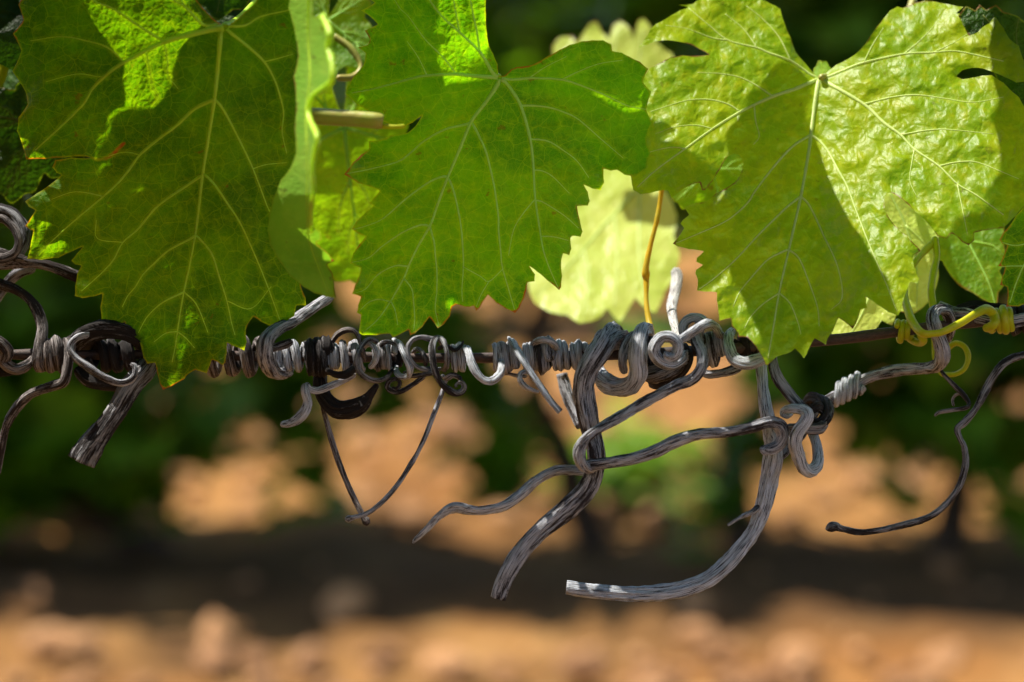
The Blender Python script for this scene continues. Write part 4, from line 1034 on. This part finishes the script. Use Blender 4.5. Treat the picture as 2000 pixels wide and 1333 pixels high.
T([(866,676,2,5.5),(860,663,-5,6),(851,662,-9,6.5),(844,674,-13,7),(844,697,-15,7),(851,726,-15,7),(862,748,-14,7),(877,762,-13,7),(890,769,-12,6.5),(903,765,-11,6),(907,754,-11,5.5),(900,746,-11,5),(891,751,-11,4.5),(890,758,-11,4)], 'dark', "dark strand looping down to a small curled end", groove=.18)
T([(848,662,2,5),(856,659,-6,6),(866,668,-11,6.2),(873,690,-13,6.2),(872,712,-11,6),(868,724,-4,5.5)], 'dark', "dark half loop beside the hanging strand", groove=.18)
T([(864,735,0,5),(872,739,-6,5.5),(884,733,-8,5.5),(897,738,-8,5.5),(901,748,-9,5)], 'grey', "small arched curl over the spiral end", groove=.16)
T([(856,682,-4,4),(872,676,-8,4.5),(888,684,-8,4.5),(900,676,-6,3.5),(905,666,-4,2)], 'black', "thin black splinter pointing up from the wire", groove=.16)
T([(860,720,-2,5),(846,727,-8,6),(825,732,-10,6),(804,734,-8,5.5),(790,728,0,5)], 'dark', "dark strand slung under the wire", groove=.16)
T([(830,734,-6,5),(820,741,-7,6),(802,755,-8,6),(784,765,-8,6),(766,765,-8,6),(756,756,-8,5.6),(761,744,-9,5.2),(775,741,-9,4.8),(781,750,-9,4.4),(774,760,-9,4),(765,757,-9,3.4)], 'dark', "small spiral tendril curled under the wire", groove=.18)
T([(618,728,2,6),(622,748,2,5.5),(638,825,0,6),(656,886,-2,6),(678,944,-4,6),(700,990,-6,6.5),(710,1010,-7,7),(716,1019,-7,10),(723,1021,-7,8)], 'brown', "straight thin tendril, left leg of the V under the wire", groove=.08)
T([(878,735,2,5),(872,742,0,5.5),(862,771,-2,6),(844,818,-5,6),(826,864,-8,6),(800,911,-10,6),(768,958,-13,5.6),(732,994,-15,5.4),(710,1006,-16,5.4),(692,1011,-17,5.6),(682,1014,-17,9),(674,1017,-17,10)], 'grey', "bowed thin tendril with a knob end, right leg of the V", groove=.08)
T([(694,733,-2,5.5),(682,740,-5,6.5),(653,752,-9,7.5),(622,763,-12,7.5),(604,760,-14,8),(597,754,-15,9),(597,768,-16,10.5),(602,788,-16,11),(592,811,-16,11),(571,826,-15,10),(547,830,-14,7)], 'silver', "bluish grey tendril with a sickle shaped end", groove=.16, flat=.75)
C([(625,726,4,14),(625,748,1,17),(634,776,-1,18),(656,797,-3,19),(684,798,-4,18),(706,788,-5,16.5),(718,776,-5,11),(728,763,-5,8),(738,750,-4,6)], 'black', "dark cane stump curved like a hook under the black wrap", groove=.2, sides=32)
# middle
T(helix(886,908,1.7,21,8.5,ph=-1.4,per=14,d0=-1), 'silver', "pale slanting coil at the bare stretch of wire", groove=.18)
T([(906,690,6,7),(909,680,-4,8),(915,690,-11,8.2),(920,710,-14,8.4),(930,730,-15,8.5),(946,744,-15,8.5),(962,744,-14,8.5),(976,731,-12,8),(980,712,-8,7.5),(976,694,6,7)], 'silver', "pale loop sagging below the bare wire", groove=.18)
T(helix(964,986,1.5,24,7.6,ph=-1.6,per=14,d0=-2), 'silver', "pale coil on the right of the sagging loop", groove=.18)
T(helix(984,1004,1.4,23,12,ph=-1.5,per=14,d0=-1), 'grey', "fat black and white coil left of the flat splinter", groove=.20)
C([(998,664,2,9),(1006,674,-9,11),(1018,698,-16,11.5),(1035,726,-18,11.5),(1056,757,-19,11.5),(1076,784,-19,11),(1094,805,-19,10)], 'silver', "flat pale splinter of cane pointing down to the right", flat=.45, cap='flat', groove=.20, sides=30)
T([(984,728,0,4.5),(995,731,-3,4.5),(1013,735,-4,4.5),(1030,735,-4,4)], 'dark', "thin dark link under the wire behind the splinter", groove=.08)
T([(1032,731,-6,4),(1024,727,-9,5),(1016,731,-11,5.5),(1016,743,-12,6),(1025,755,-12,6),(1040,763,-11,5),(1052,766,-9,4.5)], 'silver', "small pale curl behind the flat splinter", groove=.18)
T(helix(1026,1046,2.2,23,7.5,ph=-1.5,per=14,d0=0), 'silver', "two pale coils right of the flat splinter", groove=.18)
T(helix(1052,1074,1.3,22,15,ph=-1.4,per=14,d0=-1), 'grey', "broad black coil with a white flake", groove=.21)
T([(1040,676,4,7),(1046,668,-6,8),(1062,664,-10,9),(1078,669,-9,9),(1086,682,-4,7)], 'silver', "pale striped arc lying on top of the broad black coil", groove=.20, flat=.7)
T(helix(1080,1142,5.2,23,7.4,ph=-1.5,per=14,d0=0,amp=1.5), 'silver', "row of tight pale coils left of the thick upright cane", groove=.19)
C([(1098,730,26,11),(1101,745,26,12),(1110,775,24,12.5),(1124,805,22,13),(1136,832,18,13)], 'grey', "blurred grey stub behind the thick upright cane", groove=.16, cap='flat')
C([(1218,672,16,24),(1204,662,4,27),(1186,664,-8,29),(1166,694,-14,29),(1147,728,-15,26),(1141,764,-14,24),(1147,806,-12,24),(1155,845,-11,23),(1163,878,-10,22),(1164,908,-10,21),(1157,935,-9,21),(1139,966,-9,21),(1096,1006,-9,21),(1048,1045,-10,21),(1019,1078,-11,20),(998,1112,-12,19),(980,1150,-12,18),(974,1170,-12,17)], 'grey', "thickest cane, wrapped over the wire and bent to lower left", cap='flat', groove=.23, sides=30, jitter=.06)
C([(1160,705,16,16),(1170,728,8,18),(1184,746,-2,18.5),(1210,757,-9,18.5),(1234,750,-14,18),(1246,728,-17,17.5),(1245,700,-18,17),(1247,668,-17,16),(1254,646,-12,15),(1264,646,2,13),(1268,668,14,12)], 'silver', "thick pale loop beside the upright cane", groove=.22, sides=32)
T([(1238,652,-2,8),(1229,662,-9,10),(1219,682,-12,10.5),(1216,706,-13,10),(1220,728,-9,9)], 'grey', "thin strand along the thick pale loop", groove=.19)
T(helix(1262,1282,1.6,26,10,ph=-1.3,per=14,d0=0), 'dark', "dark coil between the pale loop and the swirl", groove=.18)
T([(1252,722,0,17),(1272,730,-6,20),(1298,724,-10,20),(1324,712,-10,18),(1340,694,-4,15)], 'dark', "dark lump under the swirl", **B)
T([(1272,742,6,14),(1286,748,0,16),(1310,738,-4,16),(1332,718,-6,15),(1340,694,-6,14),(1332,676,-2,12)], 'black', "black strand lowest under the swirl", **B)
T([(1338,690,-6,10),(1326,700,-16,13),(1308,711,-20,14.5),(1286,703,-21,15),(1275,682,-22,15),(1289,660,-22,14.5),(1310,659,-22,13.5),(1324,674,-22,12),(1319,694,-22,10.5),(1304,697,-22,9),(1298,687,-22,7)], 'silver', "pale swirl of tendril rolled like a snail", groove=.22, sides=32)
T([(1316,524,46,10),(1322,540,45,12),(1319,566,40,12),(1313,596,30,11),(1314,622,18,10),(1320,650,6,9),(1326,664,-2,8)], 'pale', "pale sunlit tendril end standing up behind the knot", groove=.08)
T(ell(1356,641,22,20,-20,-290,-8,-6,11,11), 'silver', "upper pale ring of the knot", groove=.20)
T([(1322,672,-18,8),(1332,663,-19,10),(1356,647,-20,10.5),(1380,633,-18,10.5),(1395,636,-13,10),(1405,652,-6,9),(1412,668,4,8)], 'silver', "pale strap slanting up across the knot", groove=.20)
C([(1372,626,2,10),(1364,640,-8,11),(1360,666,-13,12),(1370,692,-16,12.5),(1368,720,-18,13),(1350,742,-18,12.5),(1320,755,-18,12),(1275,779,-18,12),(1230,803,-19,11.5),(1185,828,-22,11.5),(1151,850,-24,11.5),(1133,874,-24,11.5),(1133,898,-23,11.5),(1145,914,-20,11.5),(1160,914,-14,11)], 'grey', "slim cane slanting down from the knot and hooking the thick cane", groove=.19, sides=30)
C([(1138,908,-14,11),(1155,908,-19,12),(1185,905,-20,12),(1230,899,-20,12),(1275,884,-20,12.5),(1320,863,-20,12.5),(1365,850,-20,12.5),(1425,845,-20,12.5),(1470,835,-20,12.5),(1502,826,-20,12.5),(1521,832,-19,12.5),(1528,850,-18,12),(1519,870,-18,11),(1500,879,-19,10.5),(1484,878,-20,8)], 'grey', "slim wavy cane running right to a hooked end", groove=.19, sides=30)
C([(1160,922,2,10),(1134,919,-2,11),(1086,920,-5,12),(1048,939,-7,12.5),(1016,966,-9,12.5),(984,988,-11,12.5),(932,998,-13,12.5),(886,992,-15,12.5),(858,1007,-16,10.5),(834,1032,-16,9),(812,1054,-16,6.5),(806,1062,-16,2.5)], 'silver', "flattened pale cane waving left to a pointed tip", flat=.65, groove=.20, sides=30, twist=.25)
T([(1430,648,2,9),(1423,655,-8,12),(1424,680,-14,13),(1434,702,-16,13.5),(1456,711,-17,13.5),(1480,705,-16,13),(1500,697,-13,12)], 'silver', "pale grooved cane bent like a U at the leaf tip", groove=.24, sides=32)
T([(1370,726,8,9),(1384,731,6,10),(1410,728,4,10),(1436,720,4,10),(1452,708,6,9)], 'grey', "grey strand below the U shaped bend", groove=.18)
T(helix(1370,1412,2.3,28,11,ph=-1.3,per=14,d0=-1), 'grey', "grey coils between the knot and the U shaped bend", groove=.19)
T(helix(1432,1500,3.2,18,13,ph=-1,per=12,d0=3), 'black', "black coils half hidden by the leaf tip", groove=.18)
# right
C([(1482,690,2,13),(1486,714,-2,14),(1490,755,-5,14),(1496,800,-7,15),(1505,848,-8,17),(1510,892,-9,20),(1499,944,-9,20),(1480,1014,-10,18.5),(1451,1064,-11,17.5),(1408,1112,-12,17),(1360,1141,-13,17),(1288,1158,-14,16.5),(1192,1158,-14,16),(1106,1147,-14,15)], 'silver', "long bare cane curving down and left to a pale cut end", cap='flat', groove=.21, sides=28, jitter=.04)
T([(1484,990,-16,7),(1470,1000,-18,6),(1448,1010,-20,5),(1421,1027,-21,2.5)], 'grey', "small pointed spur on the long curved cane", groove=.18)
C([(1508,690,0,10),(1511,718,-2,11),(1518,738,-2,11),(1537,764,0,11.5),(1560,791,2,11.5),(1576,806,4,11)], 'dark', "short dark cane from the leaf tip to the right knot", groove=.19)
C([(1592,800,12,12),(1562,848,4,16),(1536,872,-2,17),(1514,896,-6,16)], 'dark', "dark limb joining the right knot to the long cane", **B)
T([(1572,796,16,11),(1588,778,10,13),(1608,784,4,14),(1616,804,0,14),(1604,824,-2,14),(1586,826,0,13),(1580,806,-4,12),(1594,794,-4,12),(1608,804,2,10)], 'black', "black knot of twisted bark at right", groove=.28, sides=32)
T([(1520,842,2,11),(1546,838,-6,12),(1572,838,-9,13),(1598,838,-8,13),(1612,828,0,11)], 'brown', "brown band wrapped round the right knot", groove=.18)
T([(1548,806,-14,6),(1538,812,-16,7),(1529,808,-17,7),(1533,801,-18,8),(1548,799,-20,9.5),(1568,802,-21,12),(1577,812,-22,13),(1570,828,-22,13),(1557,846,-22,13),(1554,866,-21,13),(1560,890,-19,13.5),(1568,914,-17,14.5),(1580,922,-14,14.5),(1593,912,-10,14.5),(1596,888,-6,14),(1592,860,-3,13),(1584,840,0,12)], 'silver', "bluish looped tendril hanging from the right knot", groove=.19, sides=30)
C([(1576,802,14,10),(1590,792,16,11.5),(1614,783,18,12.5),(1650,766,20,12.5),(1674,751,20,12),(1707,735,19,12),(1763,723,14,12.5),(1812,720,6,13),(1834,714,-2,14),(1841,696,-7,15),(1835,668,-9,14.5),(1824,640,-10,14),(1820,618,-10,13.5),(1830,606,-7,13),(1846,606,-3,12.5),(1856,620,-1,12),(1857,644,2,11),(1850,664,8,10)], 'grey', "blurred grey cane from the right knot up round the wire", groove=.20, sides=32)
T([(1688,762,20,6)] + [(1632 + 50 * t, 772 - 25 * t + 22 * math.sin(a) * .9, 20 - 3.2 * math.cos(a), 7.4) for t, a in [(1 - i / 50, .6 + i / 50 * 2 * math.pi * 4.2) for i in range(51)]], 'silver', "neat grey spring of coils on the blurred cane", groove=.08)
C([(1832,596,6,10),(1862,611,2,11),(1890,615,0,11.5),(1925,625,-2,11.5),(1970,629,-2,11.5),(2010,623,-2,11.5),(2100,612,0,11)], 'grey', "grey cane lying along the wire at the right edge", groove=.20, sides=30)
C([(1862,618,8,8),(1873,606,8,10),(1902,598,8,11),(1938,603,8,11),(2000,606,8,11),(2100,596,8,11)], 'black', "black cane arching above the wire at the right edge", groove=.18)
T(helix(1960,2060,4.5,22,9,ph=.5,per=12,d0=3), 'black', "black coils on the wire at the right edge", groove=.16)
T([(1836,722,6,4),(1846,734,4,4.5),(1864,753,2,5),(1884,774,0,5.5),(1893,789,-2,5.5),(1886,797,-4,5.2),(1858,801,-6,5),(1834,806,-7,4.8),(1825,813,-7,4)], 'brown', "short thin tendril bent back under the twisted cane", groove=.16)
T([(1884,772,0,3),(1870,770,4,3.2),(1861,780,6,3.2),(1863,794,6,3)], 'dark', "tiny dark ring on the bent thin tendril", groove=.08)
T([(2120,640,10,6),(2040,674,4,7),(2000,693,0,7.5),(1979,699,-1,8),(1959,711,-2,8),(1943,730,-3,8),(1929,752,-3,8.5),(1916,780,-4,8.5),(1902,803,-4,7.5),(1884,824,-4,7),(1870,838,-4,6.5),(1874,856,-4,6),(1884,876,-4,6.5),(1885,912,-4,7),(1866,963,-4,7),(1824,1005,-5,7),(1763,1026,-6,7),(1690,1040,-7,6.5),(1646,1034,-8,7),(1632,1030,-8,11),(1622,1031,-8,11.5),(1612,1034,-8,5)], 'dark', "long thin tendril at right ending in a small bulb", groove=.16, twist=.4)
